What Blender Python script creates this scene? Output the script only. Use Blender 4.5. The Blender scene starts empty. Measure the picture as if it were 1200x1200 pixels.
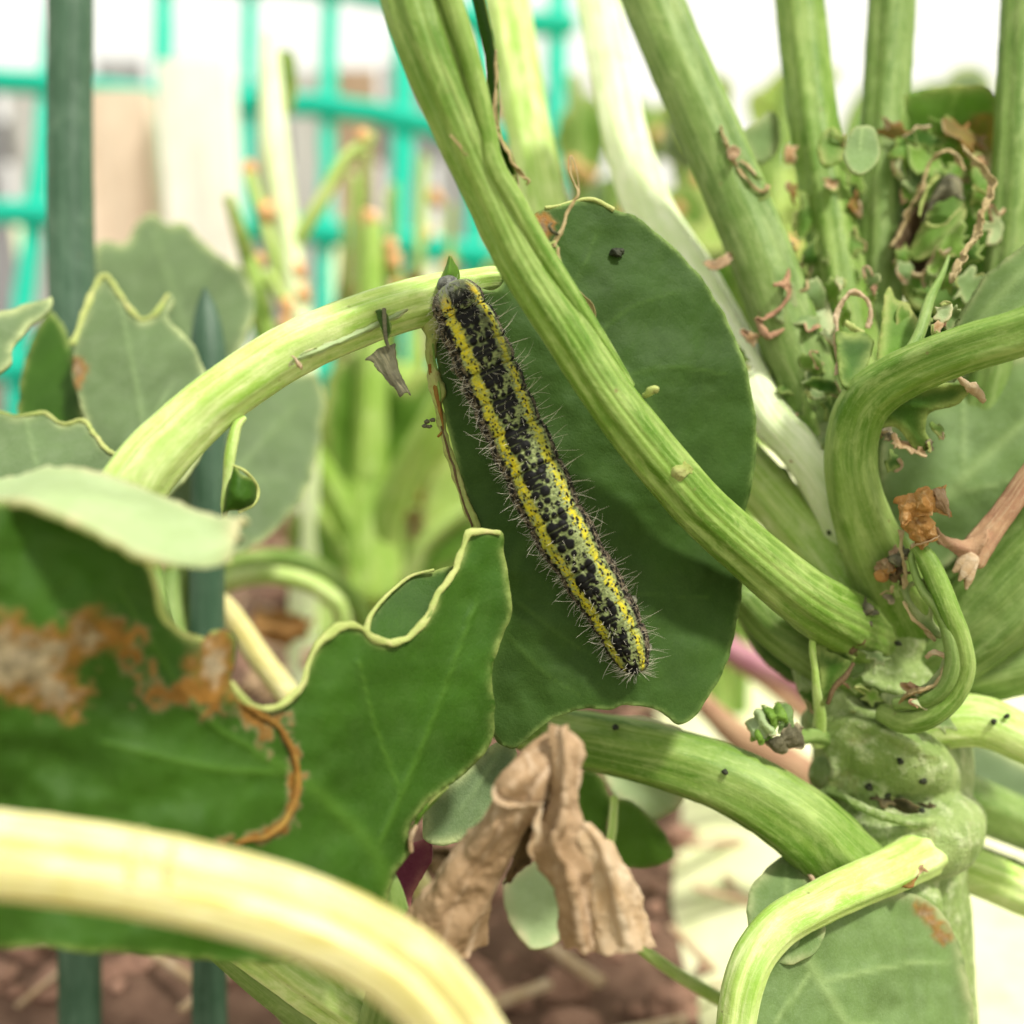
import bpy, math, random
import numpy as np
from mathutils import Vector
from mathutils.geometry import delaunay_2d_cdt

# ------------------------------------------------------------------ scene, camera, sky, sun, exposure
# 1 Blender unit = 1 cm (unit scale set), lengths below are written in millimetres
scene = bpy.context.scene
scene.unit_settings.system = 'METRIC'
scene.unit_settings.scale_length = 0.01
COL = scene.collection
random.seed(7)
RNG = np.random.default_rng(7)
MM = 0.1
FPX = 1287.0                      # focal length of the view in units of the 1200-wide photograph
PITCH = math.radians(15.0)
CAM = np.array([0.0, 0.0, 120.0])  # mm above the ground
FWD = np.array([0.0, math.cos(PITCH), -math.sin(PITCH)])
UPV = np.array([0.0, math.sin(PITCH), math.cos(PITCH)])
RGT = np.array([1.0, 0.0, 0.0])

cam_data = bpy.data.cameras.new('camera')
cam = bpy.data.objects.new('camera', cam_data)
COL.objects.link(cam)
cam.location = Vector(CAM * MM)
cam.rotation_euler = (math.pi / 2 - PITCH, 0, 0)
cam_data.sensor_width = 36.0
cam_data.lens = 36.0 * FPX / 1200.0
cam_data.clip_start = 0.3
cam_data.clip_end = 20000
cam_data.dof.use_dof = True
cam_data.dof.focus_distance = 10.25
cam_data.dof.aperture_fstop = 0.0386 / 0.28
scene.camera = cam

SUN_EL, SUN_AZ = math.radians(62), math.radians(124)   # azimuth clockwise from +Y
world = bpy.data.worlds.new('World')
scene.world = world
world.use_nodes = True
wn = world.node_tree.nodes
bg = wn['Background']
sky = wn.new('ShaderNodeTexSky')
sky.sky_type = 'NISHITA'
sky.sun_disc = False
sky.sun_elevation = SUN_EL
sky.sun_rotation = SUN_AZ
sky.air_density = 1.0
sky.dust_density = 6.0
sky.ozone_density = 0.6
# thin bright overcast: the clear sky is mostly veiled by even white cloud
veil = wn.new('ShaderNodeMix'); veil.data_type = 'RGBA'
veil.inputs[0].default_value = 0.86
veil.inputs[7].default_value = (6.3, 6.1, 5.4, 1)
world.node_tree.links.new(sky.outputs[0], veil.inputs[6])
world.node_tree.links.new(veil.outputs[2], bg.inputs[0])
bg.inputs[1].default_value = 0.12
sun_data = bpy.data.lights.new('sun', 'SUN')
sun_data.energy = 3.0
sun_data.angle = math.radians(7)
sun_data.color = (1.0, 0.96, 0.88)
sun = bpy.data.objects.new('sun', sun_data)
COL.objects.link(sun)
sdir = Vector((math.sin(SUN_AZ) * math.cos(SUN_EL), math.cos(SUN_AZ) * math.cos(SUN_EL), math.sin(SUN_EL)))
sun.rotation_euler = sdir.to_track_quat('Z', 'Y').to_euler()
sun.location = sdir * 100
scene.view_settings.view_transform = 'Standard'
scene.view_settings.look = 'None'
scene.view_settings.gamma = 1.0
scene.view_settings.use_curve_mapping = False
scene.view_settings.exposure = 0.85
scene.render.engine = 'CYCLES'
scene.cycles.max_bounces = 8
scene.cycles.transparent_max_bounces = 8

# ------------------------------------------------------------------ helpers: geometry in view rays, noise, splines
def P3(px, py, d):
    """photo pixel + distance along the optical axis (mm) -> world point (mm)"""
    px, py, d = np.asarray(px, float), np.asarray(py, float), np.asarray(d, float)
    k = d[..., None]
    return CAM + k * FWD + k * ((px - 600) / FPX)[..., None] * RGT + k * ((600 - py) / FPX)[..., None] * UPV

def ground_depth(px, py):
    """depth at which the ray of a pixel meets the ground"""
    v = FWD + (px - 600) / FPX * RGT + (600 - py) / FPX * UPV
    return -CAM[2] / v[2]

def _hash(i, j, k):
    h = (i * 374761393 + j * 668265263 + k * 2147483647) & 0xffffffff
    h = ((h ^ (h >> 13)) * 1274126177) & 0xffffffff
    return ((h ^ (h >> 16)) & 0xffff) / 65535.0 * 2 - 1

def vn(p):
    p = np.asarray(p, float)
    i = np.floor(p).astype(np.int64)
    f = p - i
    f = f * f * (3 - 2 * f)
    out = 0
    for a in (0, 1):
        for b in (0, 1):
            for c in (0, 1):
                w = (f[:, 0] if a else 1 - f[:, 0]) * (f[:, 1] if b else 1 - f[:, 1]) * (f[:, 2] if c else 1 - f[:, 2])
                out = out + w * _hash(i[:, 0] + a, i[:, 1] + b, i[:, 2] + c)
    return out

def fbm(p, octs=3, off=0.0):
    p = np.asarray(p, float) + off
    s, a, t = 0, 1.0, 0
    for _ in range(octs):
        s = s + a * vn(p); t += a; a *= 0.5; p = p * 2.03 + 17.7
    return s / t

def crom(C, step=None, n=None, closed=False):
    """Catmull-Rom through the rows of C, resampled by length (first two or three columns)"""
    C = np.asarray(C, float)
    if closed:
        E = np.vstack([C[-1], C, C[0], C[1]])
    else:
        E = np.vstack([2 * C[0] - C[1], C, 2 * C[-1] - C[-2]])
    out = []
    m = len(E) - 3
    for i in range(m):
        p0, p1, p2, p3 = E[i:i + 4]
        t = np.linspace(0, 1, 24, endpoint=False)[:, None]
        out.append(0.5 * (2 * p1 + (p2 - p0) * t + (2 * p0 - 5 * p1 + 4 * p2 - p3) * t ** 2 + (3 * p1 - p0 - 3 * p2 + p3) * t ** 3))
    out.append(E[-2][None])
    D = np.vstack(out)
    seg = np.linalg.norm(np.diff(D[:, :3 if D.shape[1] > 2 else 2], axis=0), axis=1)
    L = np.concatenate([[0], np.cumsum(seg)])
    if n is None:
        n = max(4, int(L[-1] / step) + 1)
    s = np.linspace(0, L[-1], n)
    R = np.stack([np.interp(s, L, D[:, k]) for k in range(D.shape[1])], 1)
    return R[:-1] if closed else R

def tps(ctrl):
    """thin plate spline px,py -> depth"""
    C = np.asarray(ctrl, float)
    X = C[:, :2] / 100.0
    def U(r2):
        return 0.5 * r2 * np.log(r2 + 1e-9)
    n = len(X)
    K = U(((X[:, None] - X[None]) ** 2).sum(-1)) + np.eye(n) * 1e-3
    Q = np.hstack([np.ones((n, 1)), X])
    A = np.block([[K, Q], [Q.T, np.zeros((3, 3))]])
    w = np.linalg.lstsq(A, np.concatenate([C[:, 2], np.zeros(3)]), rcond=None)[0]
    def f(px, py):
        q = np.stack([np.asarray(px, float), np.asarray(py, float)], -1).reshape(-1, 2) / 100.0
        r2 = ((q[:, None] - X[None]) ** 2).sum(-1)
        return U(r2) @ w[:n] + w[n] + q @ w[n + 1:]
    return f

# ------------------------------------------------------------------ helpers: objects
ORG = {}
def put(o, org, parent=None):
    ORG[o.name] = np.asarray(org, float)
    if parent is not None:
        o.parent = parent
        o.location = Vector((ORG[o.name] - ORG[parent.name]) * MM)
    else:
        o.location = Vector(ORG[o.name] * MM)
    COL.objects.link(o)
    return o

def tag(o, label=None, cat=None, group=None, kind=None):
    if label: o['label'] = label
    if cat: o['category'] = cat
    if group: o['group'] = group
    if kind: o['kind'] = kind
    return o

def thing(name, org, label, cat, group=None):
    o = bpy.data.objects.new(name, None)
    o.empty_display_size = 0.3
    put(o, org)
    return tag(o, label, cat, group)

def mk(name, V, F, mat, parent=None, attrs=None, smooth=True, org=None):
    """V in world mm, F list of index arrays (n,3)/(n,4)"""
    V = np.asarray(V, float)
    if org is None:
        org = V.mean(0)
    me = bpy.data.meshes.new(name)
    F = [np.asarray(f, np.int32) for f in F if len(f)]
    nl = sum(f.size for f in F)
    nf = sum(len(f) for f in F)
    me.vertices.add(len(V)); me.loops.add(nl); me.polygons.add(nf)
    me.vertices.foreach_set('co', ((V - org) * MM).ravel())
    me.loops.foreach_set('vertex_index', np.concatenate([f.ravel() for f in F]))
    tot = np.concatenate([np.full(len(f), f.shape[1], np.int32) for f in F])
    st = np.concatenate([[0], np.cumsum(tot)[:-1]]).astype(np.int32)
    me.polygons.foreach_set('loop_start', st)
    me.polygons.foreach_set('loop_total', tot)
    me.polygons.foreach_set('use_smooth', np.full(nf, smooth))
    me.update(calc_edges=True)
    for k, a in (attrs or {}).items():
        a = np.asarray(a, float)
        if a.shape[1] == 4:
            at = me.attributes.new(k, 'FLOAT_COLOR', 'POINT'); at.data.foreach_set('color', a.ravel())
        else:
            at = me.attributes.new(k, 'FLOAT_VECTOR', 'POINT'); at.data.foreach_set('vector', a.ravel())
    me.materials.append(mat)
    o = bpy.data.objects.new(name, me)
    return put(o, org, parent)

def vnormals(V, T):
    n = np.zeros_like(V)
    for f in T:
        f = np.asarray(f)
        c = np.cross(V[f[:, 1]] - V[f[:, 0]], V[f[:, 2]] - V[f[:, 0]])
        for k in range(f.shape[1]):
            np.add.at(n, f[:, k], c)
    return n / (np.linalg.norm(n, axis=1, keepdims=True) + 1e-12)

def tube_data(ctrl, n=28, step=0.35, prof=None, rough=0.0, rfreq=0.6, flat=1.0, seed=0.0, ends=(True, True), maxring=400):
    """ctrl rows: px, py, depth, radius px -> V, F, flow"""
    C = np.asarray(ctrl, float)
    W = P3(C[:, 0], C[:, 1], C[:, 2])
    R = C[:, 3] * C[:, 2] / FPX
    S = crom(np.hstack([W, R[:, None]]), step=step)
    if len(S) > maxring:
        S = crom(np.hstack([W, R[:, None]]), n=maxring)
    pts, r = S[:, :3], np.maximum(S[:, 3], 0.01)
    T = np.gradient(pts, axis=0); T /= np.linalg.norm(T, axis=1, keepdims=True)
    L = np.concatenate([[0], np.cumsum(np.linalg.norm(np.diff(pts, axis=0), axis=1))])
    # rounded ends
    def cap(first):
        k = 0 if first else -1
        sgn = -1 if first else 1
        a = np.linspace(0.2, 1.0, 5) * math.pi / 2
        pp = pts[k] + sgn * T[k] * (np.sin(a) * r[k] * 0.6)[:, None]
        rr = np.maximum(r[k] * np.cos(a), 0.004)
        TT = np.repeat(T[k][None], 5, 0); LL = L[k] + sgn * np.sin(a) * r[k] * 0.6
        return (pp[::-1], rr[::-1], TT[::-1], LL[::-1]) if first else (pp, rr, TT, LL)
    if ends[0]:
        a = cap(True); pts0, r0, T0, L0 = a
    if ends[1]:
        pts1, r1, T1, L1 = cap(False)
    if ends[0]:
        pts = np.vstack([pts0, pts]); r = np.concatenate([r0, r]); T = np.vstack([T0, T]); L = np.concatenate([L0, L])
    if ends[1]:
        pts = np.vstack([pts, pts1]); r = np.concatenate([r, r1]); T = np.vstack([T, T1]); L = np.concatenate([L, L1])
    N = CAM - pts
    N -= (N * T).sum(1, keepdims=True) * T
    N /= np.linalg.norm(N, axis=1, keepdims=True)
    B = np.cross(T, N)
    th = np.linspace(0, 2 * math.pi, n, endpoint=False)
    m = np.ones((len(pts), n))
    if prof is not None:
        m = prof(th[None, :], (L / max(L[-1], 1e-6))[:, None]) * m
    ct, stt = np.cos(th), np.sin(th)
    V = pts[:, None] + (r[:, None] * m)[..., None] * (ct[None, :, None] * N[:, None] * flat + stt[None, :, None] * B[:, None])
    V = V.reshape(-1, 3)
    rr = np.repeat(r, n)
    if rough:
        d = fbm(V * rfreq, 3, seed) * rough
        dirs = (V - np.repeat(pts, n, 0)); dirs /= np.linalg.norm(dirs, axis=1, keepdims=True) + 1e-9
        V = V + dirs * (d * np.minimum(rr, 3.0))[:, None]
    i = np.arange(len(pts) - 1)[:, None] * n
    j = np.arange(n)[None]
    j2 = (j + 1) % n
    Q = np.stack([i + j, i + n + j, i + n + j2, i + j2], -1).reshape(-1, 4)
    c0 = np.arange(n)
    faces = [Q[:, ::-1]]
    # end fans
    V = np.vstack([V, pts[0], pts[-1]])
    e0, e1 = len(V) - 2, len(V) - 1
    last = (len(pts) - 1) * n
    faces.append(np.stack([np.full(n, e0), c0, (c0 + 1) % n], -1)[:, ::-1])
    faces.append(np.stack([np.full(n, e1), last + (c0 + 1) % n, last + c0], -1)[:, ::-1])
    rm = np.median(r)
    flow = np.stack([np.tile(ct, len(pts)) * rm, np.tile(stt, len(pts)) * rm, np.repeat(L, n)], 1) + seed * 3.1
    flow = np.vstack([flow, flow[0], flow[-1]])
    return V, faces, flow

def tube(name, ctrl, mat, parent=None, **kw):
    V, F, fl = tube_data(ctrl, **kw)
    return mk(name, V, F, mat, parent, {'flow': fl})

def ridged(ns=(5, 9), amp=(0.05, 0.03), ph=(0.3, 1.1)):
    def f(th, s):
        m = 1.0
        for a, b, c in zip(ns, amp, ph):
            m = m + b * np.cos(a * th + c + s * 0.4)
        return m + 0 * s
    return f

def inside(poly, q):
    x, y = q[:, 0], q[:, 1]
    r = np.zeros(len(q), bool)
    a = poly; b = np.roll(poly, -1, 0)
    for (x1, y1), (x2, y2) in zip(a, b):
        c = ((y1 > y) != (y2 > y))
        if y1 != y2:
            r ^= c & (x < (x2 - x1) * (y - y1) / (y2 - y1) + x1)
    return r

def poly_dist(q, pts, closed=False):
    pts = np.asarray(pts, float)
    if closed:
        pts = np.vstack([pts, pts[0]])
    d = np.full(len(q), 1e9)
    for a, b in zip(pts[:-1], pts[1:]):
        ab = b - a
        t = np.clip(((q - a) @ ab) / (ab @ ab + 1e-9), 0, 1)
        d = np.minimum(d, np.linalg.norm(q - a - t[:, None] * ab, axis=1))
    return d

def two_sided(V, T, thick, attrs):
    """give a sheet thickness: back copy pushed along the normals, plus a wall along the rim"""
    N = vnormals(V, T)
    view = V - CAM
    flip = (N * view).sum(1).mean() < 0
    if flip:
        T = [t[:, ::-1] for t in T]; N = -N       # N now points away from the camera on average
    n = len(V)
    E = np.vstack([np.stack([t[:, k], t[:, (k + 1) % t.shape[1]]], 1) for t in T for k in range(t.shape[1])])
    key = np.sort(E, 1)
    _, inv, cnt = np.unique(key, axis=0, return_inverse=True, return_counts=True)
    be = E[cnt[inv.ravel()] == 1]
    V2 = np.vstack([V, V + N * thick])
    wall = np.stack([be[:, 0], be[:, 1], be[:, 1] + n, be[:, 0] + n], 1)
    F = [t[:, ::-1] for t in T] + [t + n for t in T] + [wall]
    A = {k: np.vstack([a, a]) for k, a in attrs.items()}
    return V2, F, A

def leaf(name, outline, ctrl, mat, parent=None, veins=(), stains=(), spacing=6, thick=0.3, chew=1.0, wave=0.3, relief=0.18, edge=8.0, corner=False, seed=0.0, wfreq=1 / 70.0, holes=()):
    O = np.asarray(outline, float)
    if corner:
        P = []
        for a, b in zip(O, np.roll(O, -1, 0)):
            k = max(1, int(np.linalg.norm(b - a) / spacing))
            P.append(a + (b - a) * np.linspace(0, 1, k, endpoint=False)[:, None])
        O = np.vstack(P)
    else:
        O = crom(O, step=spacing, closed=True)
    q = np.hstack([O / 14.0, np.zeros((len(O), 1))])
    O = O + chew * np.stack([fbm(q, 2, seed), fbm(q, 2, seed + 31)], 1) * 3
    lo, hi = O.min(0), O.max(0)
    gx, gy = np.meshgrid(np.arange(lo[0], hi[0], spacing), np.arange(lo[1], hi[1], spacing * 0.87))
    gx[1::2] += spacing / 2
    G = np.stack([gx.ravel(), gy.ravel()], 1)
    G += RNG.uniform(-.12, .12, G.shape) * spacing
    G = G[inside(O, G)]
    G = G[poly_dist(G, O, True) > spacing * 0.45]
    H = []
    for h in holes:
        h = crom(np.asarray(h, float), step=spacing * 0.8, closed=True)
        G = G[~inside(h, G)]
        G = G[poly_dist(G, h, True) > spacing * 0.4]
        H.append(h)
    rings = [O] + H
    pts = np.vstack(rings + [G])
    ed = []
    o = 0
    for r_ in rings:
        k = len(r_)
        ed += [(o + i, o + (i + 1) % k) for i in range(k)]
        o += k
    res = delaunay_2d_cdt([Vector(p) for p in pts], ed, [], 1 if not H else 0, 1e-4)
    q = np.array([tuple(v) for v in res[0]])
    T = np.array([f for f in res[2] if len(f) == 3])
    if H:
        cen = q[T].mean(1)
        ok = inside(O, cen)
        for h in H:
            ok &= ~inside(h, cen)
        T = T[ok]
        used = np.unique(T); mp = np.full(len(q), -1); mp[used] = np.arange(len(used))
        q = q[used]; T = mp[T]
    D = tps(ctrl)
    d = D(q[:, 0], q[:, 1])
    q3 = np.hstack([q * wfreq, np.zeros((len(q), 1))])
    d = d + wave * fbm(q3, 3, seed + 5)
    vm = np.zeros(len(q))
    for pts_, w0, w1 in veins:
        C = crom(np.asarray(pts_, float), step=6)
        for k in range(len(C) - 1):
            w = w0 + (w1 - w0) * k / max(1, len(C) - 2)
            vm = np.maximum(vm, np.exp(-(poly_dist(q, C[k:k + 2]) / w) ** 2))
    d = d - relief * vm
    em = np.exp(-(poly_dist(q, O, True) / edge) ** 2)
    for h in H:
        em = np.maximum(em, np.exp(-(poly_dist(q, h, True) / edge) ** 2))
    sm = np.zeros(len(q)); rim = np.zeros(len(q))
    for kind, pts_, w in stains:
        jit = fbm(np.hstack([q / 9.0, np.zeros((len(q), 1))]), 4, seed + 9) * w * 2.6 + fbm(np.hstack([q / 34.0, np.zeros((len(q), 1))]), 2, seed + 19) * w * 1.6
        if kind == 'area':
            C = crom(np.asarray(pts_, float), step=6, closed=True)
            dd = poly_dist(q, C, True); ins = inside(C, q)
            sd = np.where(ins, dd, -dd) + jit
            sm = np.maximum(sm, np.clip(sd / (w * 1.6) + 0.55, 0, 1))
            rim = np.maximum(rim, np.exp(-((sd - w * 0.4) / (w * 1.7)) ** 2))
        else:
            C = crom(np.asarray(pts_, float), step=6)
            s_ = np.clip(1.5 - (poly_dist(q, C) + jit) / w, 0, 1)
            sm = np.maximum(sm, s_); rim = np.maximum(rim, s_)
    V = P3(q[:, 0], q[:, 1], d)
    mask = np.stack([vm, em, sm, rim], 1)
    V2, F, A = two_sided(V, [T], thick, {'mask': mask, 'flow': np.hstack([q / 10.0, np.zeros((len(q), 1)) + seed])})
    ob = mk(name, V2, F, mat, parent, A)
    return ob, D

def on(D, pts, lift=0.0, r=3.0, r1=None):
    """2-D polyline -> tube control rows lying on a leaf's surface"""
    pts = np.asarray(pts, float)
    pts = crom(pts, step=9)
    rr = np.linspace(r, r if r1 is None else r1, len(pts)) * np.clip(.95 + .75 * fbm(np.hstack([pts / 26.0, np.zeros((len(pts), 1))]), 3, 4.4), .3, 1.5)
    pts = pts + np.stack([fbm(np.hstack([pts / 15.0, np.zeros((len(pts), 1))]), 2, 1.4), fbm(np.hstack([pts / 15.0, np.zeros((len(pts), 1))]), 2, 8.4)], 1) * 2.2
    return [(x, y, float(D(x, y)[0]) - lift, k) for (x, y), k in zip(pts, rr)]

def sheet(name, rows, mat, parent=None, nu=40, nv=24, thick=0.2, wrinkle=0.3, wf=0.5, seed=0.0, ragged=0.0, fold=None):
    """rows: list of rows of (px,py,depth) control points -> curved sheet"""
    R = np.array([crom(np.asarray(r, float), n=nv) for r in rows])
    G = np.stack([crom(R[:, j], n=nu) for j in range(nv)], 1)      # nu, nv, 3
    u = np.linspace(0, 1, nu)[:, None] * np.ones((1, nv)); v = np.linspace(0, 1, nv)[None] * np.ones((nu, 1))
    V = P3(G[..., 0], G[..., 1], G[..., 2]).reshape(-1, 3)
    idx = np.arange(nu * nv).reshape(nu, nv)
    Q = np.stack([idx[:-1, :-1], idx[1:, :-1], idx[1:, 1:], idx[:-1, 1:]], -1).reshape(-1, 4)
    N = vnormals(V, [Q])
    if ragged:
        e = np.minimum(np.minimum(u, 1 - u), np.minimum(v, 1 - v)).ravel()
        w = np.exp(-(e / 0.06) ** 2) * ragged
        V = V + np.stack([fbm(V * 0.9, 3, seed + 3), fbm(V * 0.9, 3, seed + 13), fbm(V * 0.9, 3, seed + 23)], 1) * w[:, None]
    dsp = wrinkle * (fbm(V * wf, 4, seed) + .08 * (1 - 2 * np.abs(fbm(V * wf * 3.3, 3, seed + 40))))
    if fold:
        k, a = fold
        dsp = dsp + a * np.sin(v.ravel() * k + 2 * fbm(V * 0.25, 2, seed + 7))
    V = V + N * dsp[:, None]
    e = np.minimum(np.minimum(u, 1 - u), np.minimum(v, 1 - v)).ravel()
    mask = np.stack([np.zeros(len(V)), np.exp(-(e / 0.05) ** 2), np.zeros(len(V)), np.zeros(len(V))], 1)
    flow = np.stack([v.ravel() * 6, u.ravel() * 12, np.full(len(V), seed)], 1)
    V2, F, A = two_sided(V, [Q], thick, {'mask': mask, 'flow': flow})
    return mk(name, V2, F, mat, parent, A)

def ribbon(name, ctrl, mat, parent=None, seed=0.0, nv=9, twist=2.2, wmul=1.6):
    """thin dried shred: a narrow, twisted, curled strip that follows tube-style control rows"""
    C = np.asarray(ctrl, float)
    W = P3(C[:, 0], C[:, 1], C[:, 2]); R = C[:, 3] * C[:, 2] / FPX
    S = crom(np.hstack([W, R[:, None]]), step=.12)
    pts, r = S[:, :3], S[:, 3]
    n = len(pts); L = np.linspace(0, 1, n)
    q1 = np.stack([L * n * .05, np.full(n, seed), np.zeros(n)], 1)
    pts = pts + np.stack([fbm(q1 * 1.4, 3, seed), fbm(q1 * 1.4, 3, seed + 9), fbm(q1 * 1.4, 3, seed + 19)], 1) * (np.minimum(r, .28) * .9 + .05)[:, None]
    if np.median(C[:, 3]) > 3.6:
        twist, wmul = .7, 1.15
    T = np.gradient(pts, axis=0); T /= np.linalg.norm(T, axis=1, keepdims=True)
    N = CAM - pts; N -= (N * T).sum(1, keepdims=True) * T; N /= np.linalg.norm(N, axis=1, keepdims=True)
    B = np.cross(T, N)
    tw = twist * fbm(q1 * .8, 2, seed + 3) * 1.6 + seed
    w = r * wmul * (1 + .55 * fbm(q1 * 2.2, 3, seed + 5))
    curl = 1.3 + 1.2 * fbm(q1, 2, seed + 6)
    v = np.linspace(-1, 1, nv)[None]
    a = v * curl[:, None]
    x = np.sin(a) / np.maximum(curl[:, None], .3); y = (1 - np.cos(a)) / np.maximum(curl[:, None], .3)
    ct, st = np.cos(tw)[:, None], np.sin(tw)[:, None]
    u1 = ct[..., None] * B[:, None] + st[..., None] * N[:, None]; u2 = -st[..., None] * B[:, None] + ct[..., None] * N[:, None]
    V = pts[:, None] + w[:, None, None] * (x[..., None] * u1 + y[..., None] * u2)
    V = V.reshape(-1, 3)
    V = V + .10 * np.stack([fbm(V * 3, 2, seed), fbm(V * 3, 2, seed + 5), fbm(V * 3, 2, seed + 8)], 1) * np.repeat(np.minimum(w, .5), nv)[:, None] * 2
    idx = np.arange(n * nv).reshape(n, nv)
    Q = np.stack([idx[:-1, :-1], idx[1:, :-1], idx[1:, 1:], idx[:-1, 1:]], -1).reshape(-1, 4)
    flow = np.stack([np.tile(v[0] * .6, n), np.zeros(n * nv), np.repeat(L * n * .12, nv)], 1) + seed
    V2, F, A = two_sided(V, [Q], .07, {'flow': flow})
    return mk(name, V2, F, mat, parent, A)

# ------------------------------------------------------------------ materials
def srgb(r, g, b, k=1.0):
    f = lambda c: ((c / 255 + 0.055) / 1.055) ** 2.4 if c > 10 else c / 255 / 12.92
    return (f(r) * k, f(g) * k, f(b) * k, 1)

class NT:
    def __init__(s, name):
        s.m = bpy.data.materials.new(name); s.m.use_nodes = True
        s.t = s.m.node_tree; s.n = s.t.nodes
        s.out = s.n['Material Output']; s.b = s.n['Principled BSDF']
    def new(s, ty, **kw):
        x = s.n.new(ty)
        for k, v in kw.items(): setattr(x, k, v)
        return x
    def ln(s, a, b): s.t.links.new(a, b)
    def attr(s, name): return s.new('ShaderNodeAttribute', attribute_name=name)
    def noise(s, vec, scale, detail=4, rough=0.6, dist=0.0):
        x = s.new('ShaderNodeTexNoise'); x.inputs['Scale'].default_value = scale; x.inputs['Detail'].default_value = detail
        x.inputs['Roughness'].default_value = rough; x.inputs['Distortion'].default_value = dist
        if vec is not None: s.ln(vec, x.inputs['Vector'])
        return x.outputs['Fac']
    def vor(s, vec, scale, feature='DISTANCE_TO_EDGE'):
        x = s.new('ShaderNodeTexVoronoi', feature=feature); x.inputs['Scale'].default_value = scale
        s.ln(vec, x.inputs['Vector']); return x.outputs['Distance']
    def ramp(s, fac, a, b, ca=(0, 0, 0, 1), cb=(1, 1, 1, 1)):
        x = s.new('ShaderNodeValToRGB'); e = x.color_ramp.elements
        e[0].position, e[1].position = a, b; e[0].color, e[1].color = ca, cb
        s.ln(fac, x.inputs[0]); return x.outputs[0]
    def mix(s, fac, a, b, mode='MIX'):
        x = s.new('ShaderNodeMix', data_type='RGBA', blend_type=mode)
        for k, v in ((0, fac), (6, a), (7, b)):
            if hasattr(v, 'is_output'): s.ln(v, x.inputs[k])
            elif k == 0: x.inputs[0].default_value = v
            else: x.inputs[k].default_value = v
        return x.outputs[2]
    def math(s, op, a, b=0.5):
        x = s.new('ShaderNodeMath', operation=op)
        for k, v in ((0, a), (1, b)):
            if hasattr(v, 'is_output'): s.ln(v, x.inputs[k])
            else: x.inputs[k].default_value = v
        return x.outputs[0]
    def scale(s, vec, sc):
        x = s.new('ShaderNodeMapping'); x.inputs['Scale'].default_value = sc
        s.ln(vec, x.inputs['Vector']); return x.outputs[0]
    def coord(s): return s.new('ShaderNodeTexCoord').outputs['Object']
    def bump(s, h, strength, dist):
        x = s.new('ShaderNodeBump'); x.inputs['Strength'].default_value = strength; x.inputs['Distance'].default_value = dist
        s.ln(h, x.inputs['Height']); return x.outputs[0]

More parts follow.
